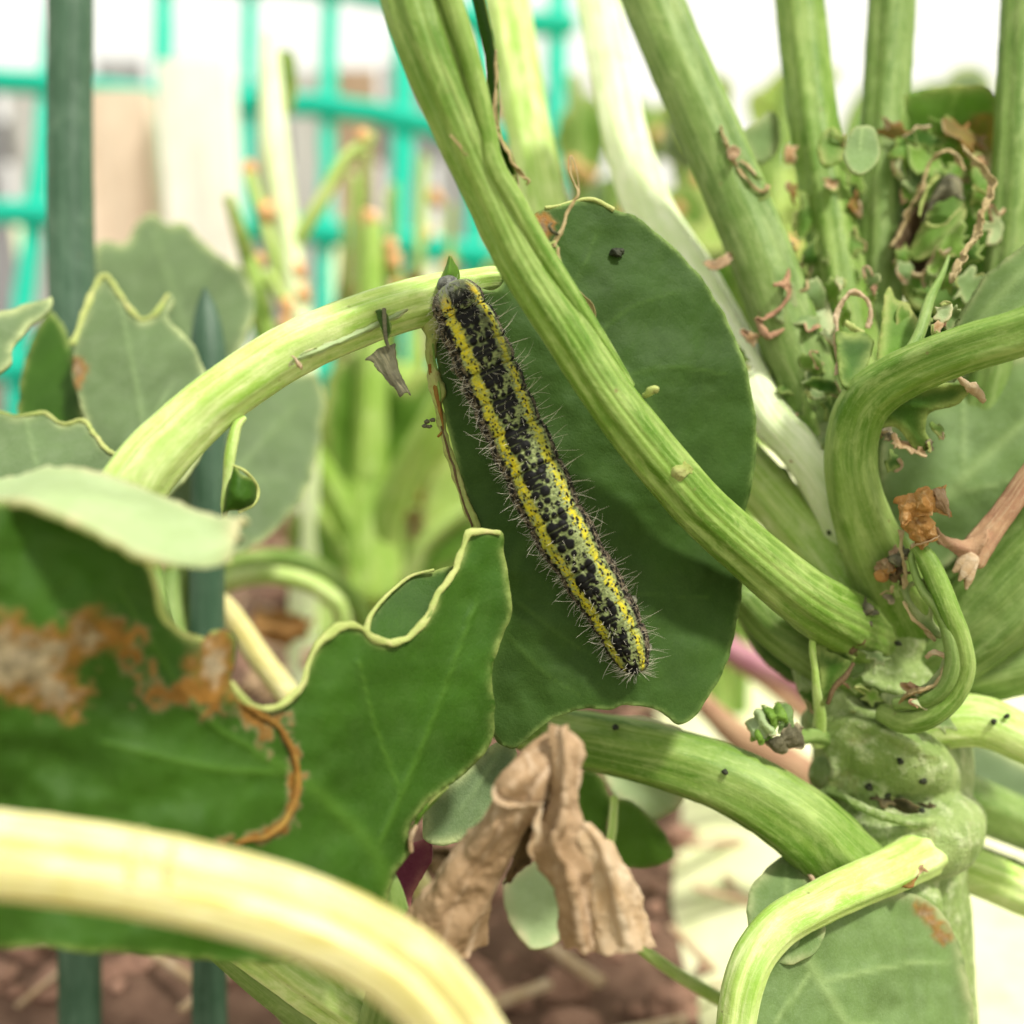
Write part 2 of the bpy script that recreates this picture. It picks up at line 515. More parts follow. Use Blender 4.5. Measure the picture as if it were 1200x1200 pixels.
def leaf_mat(name, base, vein, edge, trans=0.3, tcol=None, rough=0.58, stain=(0.17, 0.078, 0.015, 1), inner=(0.35, 0.27, 0.18, 1), mott=0.35, bloom=(0.2, 0.27, 0.2, 1), blf=0.25, spec=0.18):
    m = NT(name)
    at = m.attr('mask'); sep = m.new('ShaderNodeSeparateColor'); m.ln(at.outputs['Color'], sep.inputs[0])
    R, G, B, A = sep.outputs[0], sep.outputs[1], sep.outputs[2], at.outputs['Alpha']
    co = m.coord()
    n1 = m.noise(co, 1.1, 4, 0.6); n2 = m.noise(co, 14, 5, 0.65); n3 = m.noise(co, 5, 3, 0.5, 0.6)
    dark = tuple(c * (1 - mott) for c in base[:3]) + (1,)
    c = m.mix(m.ramp(n1, 0.32, 0.68), dark, base)
    c = m.mix(m.math('MULTIPLY', m.ramp(n3, 0.42, 0.75), blf), c, bloom)
    wv = m.new('ShaderNodeVectorMath', operation='ADD'); m.ln(co, wv.inputs[0]); nzc = m.new('ShaderNodeTexNoise'); nzc.inputs['Scale'].default_value = 7; nzc.inputs['Detail'].default_value = 3; m.ln(co, nzc.inputs['Vector']); sv = m.new('ShaderNodeVectorMath', operation='SCALE'); sv.inputs['Scale'].default_value = .16; m.ln(nzc.outputs['Color'], sv.inputs[0]); m.ln(sv.outputs[0], wv.inputs[1]); v1 = m.vor(wv.outputs[0], 9); ve = m.ramp(v1, 0.0, 0.09, (1, 1, 1, 1), (0, 0, 0, 1))
    c = m.mix(m.math('MULTIPLY', ve, 0.05), c, vein)
    c = m.mix(m.math('MULTIPLY', m.ramp(n2, 0.60, 0.78), 0.20), c, bloom)
    c = m.mix(m.math('MULTIPLY', m.ramp(n2, 0.22, 0.38, (1, 1, 1, 1), (0, 0, 0, 1)), 0.3), c, dark)
    sp = m.vor(co, 9, 'F1'); c = m.mix(m.math('MULTIPLY', m.ramp(sp, 0.05, 0.075, (1, 1, 1, 1), (0, 0, 0, 1)), m.math('MULTIPLY', m.ramp(m.noise(co, 3.1, 2), 0.55, 0.6), 0.5)), c, vein)
    c = m.mix(m.math('MULTIPLY', R, 0.5), c, vein)
    eg = m.math('MULTIPLY', G, m.ramp(m.noise(co, 4, 3), 0.3, 0.6)); c = m.mix(m.math('MULTIPLY', eg, 0.85), c, edge)
    ic = m.mix(m.ramp(m.noise(co, 8, 5, 0.7), 0.35, 0.65), inner, tuple(k * 0.35 for k in inner[:3]) + (1,))
    sc = m.mix(A, ic, m.mix(m.ramp(m.noise(co, 6, 4), 0.35, 0.7), stain, tuple(min(1, k * 2.0) for k in stain[:3]) + (1,)))
    c = m.mix(B, c, sc)
    n4 = m.noise(co, 55, 3, 0.7)
    c = m.mix(m.math('MULTIPLY', m.ramp(n4, 0.5, 0.72), 0.28), c, bloom); c = m.mix(m.math('MULTIPLY', m.ramp(n4, 0.28, 0.5, (1, 1, 1, 1), (0, 0, 0, 1)), 0.35), c, dark)
    m.ln(c, m.b.inputs['Base Color'])
    m.b.inputs['Roughness'].default_value = rough
    m.b.inputs['Specular IOR Level'].default_value = spec
    h = m.math('ADD', m.math('ADD', m.math('MULTIPLY', n2, 0.8), m.math('MULTIPLY', n4, .45)), m.math('MULTIPLY', m.ramp(v1, 0.0, 0.2), 0.16))
    h = m.math('ADD', h, m.math('MULTIPLY', m.math('MULTIPLY', m.noise(co, 9, 5, 0.8), B), 3.0))
    bp = m.bump(h, 0.35, 0.02); m.ln(bp, m.b.inputs['Normal'])
    tr = m.new('ShaderNodeBsdfTranslucent')
    t = tcol or (min(1, base[0] * 2.6), min(1, base[1] * 2.4), base[2] * 0.8, 1)
    m.ln(m.mix(0.65, c, t), tr.inputs[0]); m.ln(bp, tr.inputs['Normal'])
    mx = m.new('ShaderNodeMixShader'); mx.inputs[0].default_value = trans
    m.ln(m.b.outputs[0], mx.inputs[1]); m.ln(tr.outputs[0], mx.inputs[2]); m.ln(mx.outputs[0], m.out.inputs[0])
    return m.m

def stalk_mat(name, base, light, dark, rough=0.5, streak=1.0, sss=0.15, spots=None, spec=0.25):
    m = NT(name)
    fl = m.attr('flow').outputs['Vector']
    co = m.coord()
    s1 = m.noise(m.scale(fl, (0.9, 0.9, 0.05)), 1.0, 4, 0.55, 0.3)
    s2 = m.noise(m.scale(fl, (2.2, 2.2, 0.07)), 1.0, 4, 0.6)
    n1 = m.noise(co, 1.3, 4); n2 = m.noise(co, 22, 4, 0.7)
    c = m.mix(m.ramp(s1, 0.38, 0.64), dark, base)
    c = m.mix(m.math('MULTIPLY', m.ramp(s2, 0.48, 0.80), 0.5 * streak), c, light)
    c = m.mix(m.math('MULTIPLY', m.ramp(s2, 0.28, 0.44, (1, 1, 1, 1), (0, 0, 0, 1)), 0.4 * streak), c, dark)
    nb = m.noise(m.scale(fl, (.7, .7, .22)), 1.0, 5, .65, .6)
    c = m.mix(m.math('MULTIPLY', m.ramp(nb, 0.50, 0.72), 0.55), c, light); c = m.mix(m.math('MULTIPLY', m.ramp(nb, 0.28, 0.46, (1, 1, 1, 1), (0, 0, 0, 1)), 0.6), c, dark)
    c = m.mix(m.math('MULTIPLY', m.ramp(n1, 0.45, 0.75), 0.4), c, light)
    c = m.mix(m.math('MULTIPLY', m.ramp(n2, 0.55, 0.75), 0.22), c, light)
    n4 = m.noise(m.scale(fl, (9, 9, 1.1)), 1.0, 3, .7)
    c = m.mix(m.math('MULTIPLY', m.ramp(n4, 0.55, 0.75), 0.30), c, light); c = m.mix(m.math('MULTIPLY', m.ramp(n4, 0.25, 0.45, (1, 1, 1, 1), (0, 0, 0, 1)), 0.35), c, dark)
    sp = m.vor(co, 5, 'F1')
    sm = m.math('MULTIPLY', m.ramp(sp, 0.06, 0.12, (1, 1, 1, 1), (0, 0, 0, 1)), m.ramp(m.noise(co, 2.3, 2), 0.52, 0.6))
    c = m.mix(m.math('MULTIPLY', sm, 0.7), c, spots or (0.16, 0.13, 0.05, 1))
    m.ln(c, m.b.inputs['Base Color'])
    m.b.inputs['Roughness'].default_value = rough
    m.b.inputs['Specular IOR Level'].default_value = spec
    if sss:
        m.b.inputs['Subsurface Weight'].default_value = sss
        m.b.inputs['Subsurface Radius'].default_value = (0.6, 1.0, 0.25)
        m.b.inputs['Subsurface Scale'].default_value = 0.08
    h = m.math('ADD', m.math('MULTIPLY', s2, 0.7), m.math('MULTIPLY', n2, 0.7))
    m.ln(m.bump(h, 0.5, 0.018), m.b.inputs['Normal'])
    return m.m

def dry_mat(name, a, b, d, trans=0.2, rough=0.75, fs=(1.2, 0.18, 1)):
    m = NT(name)
    fl = m.attr('flow').outputs['Vector']; co = m.coord()
    s1 = m.noise(m.scale(fl, fs), 1.0, 5, 0.65, 0.8); n1 = m.noise(co, 2.2, 5, 0.65); n2 = m.noise(co, 16, 5, 0.7)
    c = m.mix(m.ramp(n1, 0.35, 0.65), a, b)
    c = m.mix(m.math('MULTIPLY', m.ramp(s1, 0.5, 0.7), 0.7), c, d)
    c = m.mix(m.math('MULTIPLY', m.ramp(n2, 0.55, 0.75), 0.4), c, d)
    m.ln(c, m.b.inputs['Base Color']); m.b.inputs['Roughness'].default_value = rough; m.b.inputs['Specular IOR Level'].default_value = 0.25
    bp = m.bump(m.math('ADD', s1, m.math('MULTIPLY', n2, 0.5)), 0.7, 0.03); m.ln(bp, m.b.inputs['Normal'])
    tr = m.new('ShaderNodeBsdfTranslucent'); m.ln(c, tr.inputs[0])
    mx = m.new('ShaderNodeMixShader'); mx.inputs[0].default_value = trans
    m.ln(m.b.outputs[0], mx.inputs[1]); m.ln(tr.outputs[0], mx.inputs[2]); m.ln(mx.outputs[0], m.out.inputs[0])
    return m.m

def plain_mat(name, a, b, scale=2.0, rough=0.7, bump=0.3, stretch=(1, 1, 1), spec=0.3, bd=0.05):
    m = NT(name); co = m.scale(m.coord(), stretch)
    n1 = m.noise(co, scale, 5, 0.6); n2 = m.noise(co, scale * 7, 5, 0.65)
    c = m.mix(m.ramp(n1, 0.35, 0.65), a, b); c = m.mix(m.math('MULTIPLY', m.ramp(n2, 0.4, 0.7), 0.35), c, a)
    m.ln(c, m.b.inputs['Base Color']); m.b.inputs['Roughness'].default_value = rough; m.b.inputs['Specular IOR Level'].default_value = spec
    m.ln(m.bump(m.math('ADD', n1, m.math('MULTIPLY', n2, 0.4)), bump, bd), m.b.inputs['Normal'])
    return m.m

c4 = lambda *a: tuple(a) + (1,)
M = {}
M['leaf_dark'] = leaf_mat('leaf_dark', c4(.034, .078, .011), c4(.054, .108, .018), c4(.22, .32, .09), trans=0.10, spec=.11, bloom=c4(.052, .096, .022))
M['leaf_green'] = leaf_mat('leaf_green', c4(.038, .110, .006), c4(.08, .18, .018), c4(.34, .42, .12), trans=0.25, bloom=c4(.07, .14, .028), inner=c4(.46, .36, .23))
M['leaf_grey'] = leaf_mat('leaf_grey', c4(.12, .185, .075), c4(.21, .30, .13), c4(.5, .56, .26), trans=0.18, bloom=c4(.20, .255, .15), mott=0.3)
M['leaf_bright'] = leaf_mat('leaf_bright', c4(.12, .25, .025), c4(.30, .44, .10), c4(.42, .42, .15), trans=0.35, bloom=c4(.2, .31, .09))
M['dry_scrap'] = leaf_mat('dry_scrap', c4(.34, .19, .07), c4(.5, .36, .2), c4(.6, .48, .3), trans=0.2, bloom=c4(.45, .32, .17), mott=.5, rough=.7)
M['dry_grey_scrap'] = leaf_mat('dry_grey_scrap', c4(.12, .11, .06), c4(.2, .18, .1), c4(.36, .3, .18), trans=0.1, bloom=c4(.2, .19, .12), mott=.6, rough=.75)
M['leaf_rust'] = leaf_mat('leaf_rust', c4(.20, .15, .03), c4(.36, .25, .08), c4(.32, .14, .05), trans=0.3, bloom=c4(.26, .26, .07), mott=.5)
M['dirt'] = leaf_mat('dirt', c4(.05, .045, .02), c4(.12, .1, .05), c4(.1, .08, .03), trans=0.0, bloom=c4(.12, .11, .05), mott=.6, rough=.85)
M['leaf_lime'] = leaf_mat('leaf_lime', c4(.30, .42, .08), c4(.45, .55, .2), c4(.5, .5, .2), trans=0.4, bloom=c4(.45, .55, .25))
M['stalk_bg'] = stalk_mat('stalk_bg', c4(.28, .42, .07), c4(.48, .58, .22), c4(.16, .30, .03), sss=0)
M['leaf_wing'] = leaf_mat('leaf_wing', c4(.17, .31, .04), c4(.34, .46, .13), c4(.42, .46, .2), trans=0.3, bloom=c4(.26, .38, .12))
M['leaf_blue'] = leaf_mat('leaf_blue', c4(.155, .25, .075), c4(.32, .43, .17), c4(.42, .45, .22), trans=0.25, bloom=c4(.25, .34, .17))
M['leaf_pale'] = leaf_mat('leaf_pale', c4(.36, .47, .23), c4(.48, .58, .33), c4(.6, .52, .32), trans=0.25, bloom=c4(.48, .57, .36), mott=0.25)
M['stalk_green'] = stalk_mat('stalk_green', c4(.145, .245, .035), c4(.37, .455, .16), c4(.07, .155, .010))
M['stalk_pale'] = stalk_mat('stalk_pale', c4(.42, .55, .15), c4(.72, .76, .42), c4(.24, .40, .06))
M['stalk_white'] = stalk_mat('stalk_white', c4(.68, .76, .48), c4(.82, .84, .66), c4(.5, .62, .28))
M['stalk_dull'] = stalk_mat('stalk_dull', c4(.145, .23, .05), c4(.30, .38, .145), c4(.078, .15, .02), rough=0.55)
M['stalk_yellow'] = stalk_mat('stalk_yellow', c4(.66, .61, .29), c4(.76, .73, .48), c4(.44, .38, .10), spots=c4(.45, .4, .12))
def trunk_mat():
    m = NT('trunk'); co = m.coord()
    n1 = m.noise(m.scale(co, (1.6, 1.6, .9)), 1.0, 5, .6, .8); n2 = m.noise(co, 5.5, 5, .65); n3 = m.noise(co, 24, 4, .7)
    w = m.noise(m.scale(co, (5, 5, .9)), 1.0, 5, .6, .5)
    c = m.mix(m.ramp(n1, .35, .66), c4(.13, .205, .042), c4(.27, .35, .12))
    c = m.mix(m.math('MULTIPLY', m.ramp(n2, .50, .70), .7), c, c4(.52, .57, .34))
    c = m.mix(m.math('MULTIPLY', m.ramp(w, .52, .7), .45), c, c4(.09, .165, .03))
    c = m.mix(m.math('MULTIPLY', m.ramp(m.noise(co, 2.6, 4, .6, .4), .60, .74), .55), c, c4(.20, .17, .06))
    c = m.mix(m.math('MULTIPLY', m.ramp(n3, .60, .75), .25), c, c4(.42, .48, .24))
    m.ln(c, m.b.inputs['Base Color']); m.b.inputs['Roughness'].default_value = .5; m.b.inputs['Specular IOR Level'].default_value = .3
    m.b.inputs['Subsurface Weight'].default_value = .12; m.b.inputs['Subsurface Radius'].default_value = (.6, 1, .25); m.b.inputs['Subsurface Scale'].default_value = .08
    h = m.math('ADD', m.math('MULTIPLY', n2, 1.2), m.math('ADD', m.math('MULTIPLY', n3, .4), w))
    m.ln(m.bump(h, .9, .06), m.b.inputs['Normal'])
    return m.m
M['trunk'] = trunk_mat()
M['onion'] = stalk_mat('onion', c4(.045, .095, .055), c4(.09, .15, .10), c4(.022, .06, .03), rough=0.42, streak=0.7, sss=0)
M['margin'] = dry_mat('margin', c4(.44, .48, .17), c4(.28, .36, .09), c4(.55, .48, .24), trans=0.15, rough=0.65, fs=(1, 1, .5))
M['margin_mottled'] = dry_mat('margin_mottled', c4(.26, .34, .07), c4(.40, .42, .16), c4(.20, .13, .04), trans=0.15, rough=0.65, fs=(1.5, 1.5, .6))
M['cork'] = dry_mat('cork', c4(.23, .115, .018), c4(.14, .06, .01), c4(.36, .29, .06), trans=0.05, fs=(1, 1, .3))
M['dry'] = dry_mat('dry', c4(.50, .35, .21), c4(.31, .20, .10), c4(.68, .54, .39), trans=0.36)
M['dry_pale'] = dry_mat('dry_pale', c4(.64, .51, .35), c4(.46, .31, .16), c4(.75, .65, .49), trans=0.36)
M['dry_orange'] = dry_mat('dry_orange', c4(.46, .25, .08), c4(.32, .15, .035), c4(.60, .42, .22), trans=0.2)
M['dry_dark'] = dry_mat('dry_dark', c4(.065, .042, .018), c4(.12, .075, .03), c4(.18, .13, .07), trans=0.08)
M['dry_grey'] = dry_mat('dry_grey', c4(.13, .13, .075), c4(.06, .055, .035), c4(.26, .24, .14), trans=0.08)
M['dry_twig'] = dry_mat('dry_twig', c4(.38, .235, .13), c4(.28, .14, .085), c4(.50, .38, .24), trans=0.0, fs=(3, 3, .2))
M['dry_thread'] = dry_mat('dry_thread', c4(.42, .33, .17), c4(.26, .19, .08), c4(.56, .48, .29), trans=0.1, fs=(1, 1, .3))
M['net'] = plain_mat('net', c4(.0, .40, .27), c4(.01, .50, .36), 3, 0.45, 0.1, spec=0.3)
M['wood'] = plain_mat('wood', c4(.74, .62, .49), c4(.62, .48, .36), 1.2, 0.7, 0.5, (1, 1, .12))
M['wood_pale'] = plain_mat('wood_pale', c4(.87, .84, .77), c4(.80, .73, .64), 1.2, 0.7, 0.5, (1, 1, .12))
M['soil'] = plain_mat('soil', c4(.10, .055, .035), c4(.20, .12, .08), 1.3, 0.95, 0.9, bd=0.3)
M['clod'] = plain_mat('clod', c4(.20, .11, .075), c4(.34, .20, .14), 1.6, 0.95, 0.8, bd=0.1)
M['path'] = plain_mat('path', c4(.70, .70, .46), c4(.50, .55, .27), 0.6, 0.9, 0.4)
M['dropping'] = plain_mat('dropping', c4(.012, .016, .008), c4(.03, .035, .015), 8, 0.7, 0.8, bd=0.02)
M['bud'] = plain_mat('bud', c4(.58, .28, .11), c4(.66, .42, .20), 3, 0.7, 0.5)
M['purple'] = leaf_mat('purple', c4(.14, .02, .05), c4(.25, .08, .1), c4(.3, .12, .1), trans=0.2, bloom=c4(.18, .05, .07))

# ------------------------------------------------------------------ ground and setting
def ground_sheet(name, x0, x1, y0, y1, n, mat, amp, z=0.0, f=0.03, kind='structure', seed=0):
    """grid that grows coarser with distance, in mm"""
    t = np.linspace(0, 1, n)
    xs = x0 + (x1 - x0) * t
    ys = y0 + (y1 - y0) * t ** 2.2
    X, Y = np.meshgrid(xs, ys)
    V = np.stack([X.ravel(), Y.ravel(), np.zeros(n * n)], 1)
    V[:, 2] = z + amp * fbm(V * f, 4, seed)
    idx = np.arange(n * n).reshape(n, n)
    Q = np.stack([idx[:-1, :-1], idx[:-1, 1:], idx[1:, 1:], idx[1:, :-1]], -1).reshape(-1, 4)
    return tag(mk(name, V, [Q], mat), 'brown crumbly soil under the plants' if name == 'soil' else None, None, None, kind)

ground_sheet('soil', -900, 900, -150, 1500, 200, M['soil'], 4.0)
V = np.array([[-60000, -20000, -9], [60000, -20000, -9], [60000, 90000, -9], [-60000, 90000, -9]], float)
tag(mk('ground', V, [np.array([[0, 1, 2, 3]])], M['path'], smooth=False), 'pale sandy ground reaching into the distance', kind='structure')
# pale path under and behind the right-hand plant
X, Y = np.meshgrid(np.linspace(0, 1, 60), np.linspace(0, 1, 90))
px0 = 22 + 6 * np.sin(Y * 9) + 3 * np.sin(Y * 31)
V = np.stack([(px0 + (900 - px0) * X).ravel(), (95 + 1500 * Y ** 1.6).ravel(), np.full(X.size, 5.2)], 1)
V[:, 2] += 0.8 * fbm(V * 0.05, 3, 4); V[:, 2] -= (X.ravel() < 0.001) * 9
idx = np.arange(X.size).reshape(X.shape)
Q = np.stack([idx[:-1, :-1], idx[:-1, 1:], idx[1:, 1:], idx[1:, :-1]], -1).reshape(-1, 4)
tag(mk('path', V, [Q], M['path']), 'pale sandy path behind the cabbage stems', kind='structure')

# crumbs of soil and straw on the ground
def blob(center, r, seed, nlat=7, nlon=10, amp=0.45, squash=0.7):
    la = np.linspace(0, math.pi, nlat)[:, None] * np.ones((1, nlon)); lo = np.ones((nlat, 1)) * np.linspace(0, 2 * math.pi, nlon, endpoint=False)[None]
    D = np.stack([np.sin(la) * np.cos(lo), np.sin(la) * np.sin(lo), np.cos(la) * squash], -1).reshape(-1, 3)
    k = 1 + amp * fbm(D * 1.7, 3, seed)
    i = np.arange(nlat - 1)[:, None] * nlon; j = np.arange(nlon)[None]; j2 = (j + 1) % nlon
    Q = np.stack([i + j, i + nlon + j, i + nlon + j2, i + j2], -1).reshape(-1, 4)
    return np.asarray(center) + D * (r * k)[:, None], Q

Vs, Qs, off = [], [], 0
for i in range(3200):
    x, y = RNG.uniform(-330, 34), 95 + 520 * RNG.uniform(0, 1) ** 1.5
    V, Q = blob((x, y, 1.0), .6 + 4.2 * RNG.uniform(0, 1) ** 2.6, i * 1.7, 6, 8, .8, .65)
    Vs.append(V); Qs.append(Q + off); off += len(V)
tag(mk('soil_crumbs', np.vstack(Vs), [np.vstack(Qs)], M['clod'], smooth=False), 'loose crumbs of reddish soil', kind='stuff')

Vs, Qs, off = [], [], 0
for i in range(420):
    x, y, a, l = RNG.uniform(-300, 60), 95 + 480 * RNG.uniform(0, 1) ** 1.4, RNG.uniform(0, 3.14), RNG.uniform(5, 22)
    w, z, tl = RNG.uniform(.3, 1.0), RNG.uniform(2, 5), RNG.uniform(-.25, .25)
    d_ = np.array([math.cos(a), math.sin(a), tl]); n_ = np.array([-math.sin(a), math.cos(a), 0]); u_ = np.array([0, 0, 1.])
    c_ = np.array([x, y, z + 2])
    Vs.append(np.array([c_ + d_ * l * s_ + n_ * w * p_ + u_ * w * .5 * q_ for s_ in (-.5, 0, .5) for (p_, q_) in ((-1, -1), (1, -1), (1, 1), (-1, 1))]))
    Qs.append(np.array([[k * 4 + j, k * 4 + (j + 1) % 4, k * 4 + 4 + (j + 1) % 4, k * 4 + 4 + j] for k in (0, 1) for j in range(4)] + [[0, 3, 2, 1], [8, 9, 10, 11]]) + off); off += 12
tag(mk('straw_litter', np.vstack(Vs), [np.vstack(Qs)], M['dry_pale'], smooth=False, attrs={'flow': np.vstack(Vs) * .3}), 'short bits of dry straw lying on the soil', kind='stuff')

# slat screen at the back
fence = thing('slat_fence', np.array([-100., 640., 0.]), 'weathered grey and tan slat screen behind the green net', 'fence')
wood_t = [plain_mat('slat_grey', c4(.36, .35, .36), c4(.27, .26, .28), 1.2, .8, .4, (1, 1, .1)), plain_mat('slat_tan', c4(.42, .29, .20), c4(.33, .22, .15), 1.2, .8, .4, (1, 1, .1)), plain_mat('slat_light', c4(.52, .50, .48), c4(.42, .40, .40), 1.2, .8, .4, (1, 1, .1))]
def box_at(name, x0, x1, y0, y1, z0, z1, mat, parent, lean=0.0, bow=1.2, seed=0):
    nz, nx = 14, 4
    V, F = [], []
    zz = np.linspace(z0, z1, nz); xx = np.linspace(x0, x1, nx)
    front = np.array([[x + lean * (z - z0) + bow * math.sin(z * .02 + seed), y0 + .6 * math.sin(x * .3 + z * .05 + seed), z] for z in zz for x in xx])
    back = front + np.array([0, y1 - y0, 0])
    V = np.vstack([front, back]); k = nz * nx
    idx = np.arange(k).reshape(nz, nx)
    Qf = np.stack([idx[:-1, :-1], idx[:-1, 1:], idx[1:, 1:], idx[1:, :-1]], -1).reshape(-1, 4)
    ring = list(idx[0, :]) + list(idx[1:, -1]) + list(idx[-1, ::-1][1:]) + list(idx[::-1, 0][1:-1])
    ring = np.array(ring); r2 = np.roll(ring, -1)
    W = np.stack([r2, ring, ring + k, r2 + k], 1)
    return mk(name, V, [Qf, Qf[:, ::-1] + k, W], mat, parent, smooth=False)
x = -820.0; i = 0
while x < 30:
    w = random.uniform(17, 27)
    box_at('plank', x, x + w, 640, 645, 2, 196 + random.uniform(-9, 9), wood_t[[0, 1, 0, 2, 1, 0][i % 6]], fence, random.uniform(-.012, .012), 1.2, i)
    x += w + random.uniform(2, 7); i += 1
box_at('rail', -824, 40, 646, 652, 150, 172, wood_t[0], fence, 0, 0)

# two pale wooden stakes
def stake(px0, px1, d, top, mat, label):
    a, b = P3(px0, 300, d), P3(px1, 300, d)
    t = thing('wooden_stake', np.array([(a[0] + b[0]) / 2, a[1], 0.0]), label, 'stake', 'wooden stakes in front of the green net')
    box_at('post', a[0], b[0], a[1], a[1] + 14, -2, top, mat, t, 0, .6, px0)
    return t
stake(108, 186, 395, 163, M['wood'], 'beige wooden stake just right of the thick dark onion leaf')
stake(199, 276, 385, 171, M['wood_pale'], 'whitish wooden stake, the paler one further from the thick onion leaf')

# green plastic net
net = thing('garden_net', P3(200, 560, 440) * np.array([1, 1, 0]), 'turquoise green plastic garden net with wide flat strands', 'net')
for i, (x0, x1, w) in enumerate([(-455, -440, 11), (-360, -350, 10), (-265, -255, 11), (-170, -160, 11), (-75, -60, 11), (52, 20, 12), (191, 189, 11), (290, 284, 9), (384, 378, 10), (472, 463, 14), (560, 552, 12), (650, 640, 12)]):
    tube('vertical_strand', [(x0 + (x0 - x1) * .9, -130, 441, w * .9), (x0 + (x0 - x1) * .4, 20, 440, w), (x0, 160, 440, w), ((x0 + x1) / 2, 285, 440, w), (x1, 430, 440, w), (x1 - 3, 572, 440, w)], M['net'], net, n=10, step=6, flat=0.35, rough=.28, rfreq=.10, seed=i)
for i, (ya, yb, w) in enumerate([(-52, 24, 14), (96, 158, 14), (250, 300, 16), (432, 440, 16), (552, 556, 13)]):
    tube('horizontal_strand', [(-520, ya - 16, 437, w), (-140, ya - 4, 437, w), (30, ya, 437, w), (200, (ya + yb) / 2 - 12, 437, w), (400, (ya + yb) / 2, 437, w), (560, yb, 437, w), (668, yb + 4, 437, w)], M['net'], net, n=10, step=6, flat=0.35, rough=.28, rfreq=.10, seed=i + 20)

# ------------------------------------------------------------------ plants at the back
def bg_plant(name, base, label, cat, stalks, leaves, buds=(), group=None, mats=('stalk_bg', 'leaf_bright')):
    """stalks: tube rows; leaves: (outline, depth ctrl, mat)"""
    org = P3(*base); org[2] = 0
    t = thing(name, org, label, cat, group)
    for k, s in enumerate(stalks):
        m = mats[0]
        if isinstance(s, tuple): m, s = s
        tube('stalk', s, M[m], t, n=14, step=2.0, prof=ridged((4, 7), (.06, .03)), seed=k)
    for k, (o, c, m) in enumerate(leaves):
        leaf('leaf_blade', o, c, M[m], t, spacing=9, thick=.5, wave=3.0, seed=k + 3, chew=1.5)
    for (x, y, d, r) in buds:
        V, Q = blob(P3(x, y, d), r * .68 * d / FPX, x, 8, 12, .55, 1.2)
        mk('bud', V, [Q], M['bud'], t)
    return t

bg_plant('small_cabbage', (430, 700, 235), 'small bright green cabbage plant with a fan of stalks beyond the arching stalk', 'plant',
         [[(432, 560, 232, 24), (436, 420, 230, 17), (434, 330, 230, 15), (434, 262, 230, 13)],
          [(438, 640, 235, 26), (470, 560, 226, 17), (500, 500, 220, 14), (530, 440, 216, 11)],
          [(425, 650, 236, 24), (380, 560, 226, 17), (345, 500, 220, 13)],
          [(428, 690, 235, 40), (428, 620, 234, 36), (432, 560, 233, 28)],
          [(405, 690, 228, 16), (372, 610, 222, 15), (350, 575, 218, 12)],
          ('stalk_pale', [(480, 700, 226, 13), (500, 640, 222, 13), (560, 590, 216, 10)]),
          [(440, 700, 240, 22), (436, 780, 243, 22), (430, 950, 248, 24), (428, 1090, 250, 26)],
          [(455, 640, 242, 14), (463, 540, 246, 12), (470, 430, 250, 10)]],
         [([(455, 470), (520, 430), (540, 470), (520, 540), (470, 590)], [(455, 470, 244), (540, 470, 238), (470, 590, 240)], 'leaf_lime'), ([(500, 560), (560, 530), (575, 570), (550, 620), (505, 640)], [(500, 560, 244), (560, 530, 250), (505, 640, 240)], 'leaf_lime'), ([(350, 520), (380, 500), (410, 560), (420, 640), (385, 620)], [(350, 520, 246), (410, 560, 244), (385, 620, 240)], 'leaf_lime'),
          ([(385, 450), (400, 420), (430, 430), (428, 520), (425, 600), (395, 570), (380, 510)], [(385, 450, 226), (428, 520, 233), (395, 570, 229)], 'leaf_bright'),
          ([(440, 440), (480, 455), (520, 440), (515, 500), (480, 560), (450, 600), (440, 520)], [(440, 440, 236), (520, 440, 224), (450, 600, 234)], 'leaf_bright'),
          ([(480, 640), (530, 600), (560, 590), (558, 640), (520, 670), (485, 690)], [(480, 640, 226), (560, 590, 216), (520, 670, 218)], 'leaf_bright'),
          ([(345, 600), (380, 610), (410, 660), (400, 700), (365, 680), (340, 640)], [(345, 600, 214), (410, 660, 224), (365, 680, 218)], 'leaf_bright')],
         [(434, 258, 229, 15), (458, 288, 231, 12), (462, 305, 231, 13)])
bg_plant('flowering_stalk', (352, 560, 215), 'tall pale flowering stalk with side buds right of the whitish stake', 'plant',
         [('stalk_white', [(350, 1120, 226, 17), (352, 900, 222, 17), (358, 520, 217, 16), (350, 380, 215, 16), (338, 290, 214, 15), (322, 180, 213, 17), (318, 96, 213, 13), (316, 40, 213, 8)]),
          ('stalk_pale', [(346, 285, 214, 9), (380, 230, 212, 8), (402, 190, 211, 8), (436, 160, 210, 6)]),
          [(318, 420, 208, 11), (305, 350, 206, 10), (285, 285, 205, 9), (268, 232, 204, 6)],
          ('stalk_pale', [(330, 330, 214, 8), (312, 270, 212, 7), (293, 205, 211, 7)]),
          ('stalk_pale', [(350, 390, 215, 8), (330, 350, 212, 7), (312, 320, 210, 7)])],
         [([(268, 228), (284, 260), (312, 330), (325, 410), (318, 450), (300, 400), (284, 320)], [(268, 228, 203), (325, 410, 207), (300, 400, 205)], 'leaf_bright'),
          ([(300, 120), (318, 70), (340, 60), (350, 100), (332, 140)], [(300, 120, 214), (340, 60, 216), (332, 140, 214)], 'leaf_bright')],
         [(292, 198, 211, 13), (312, 250, 211, 15), (318, 240, 212, 10), (336, 360, 210, 13), (333, 380, 209, 12), (350, 318, 213, 14), (355, 345, 213, 13), (305, 305, 210, 10), (425, 160, 210, 12)])
rr = random.Random(3)
st, lv = [], []
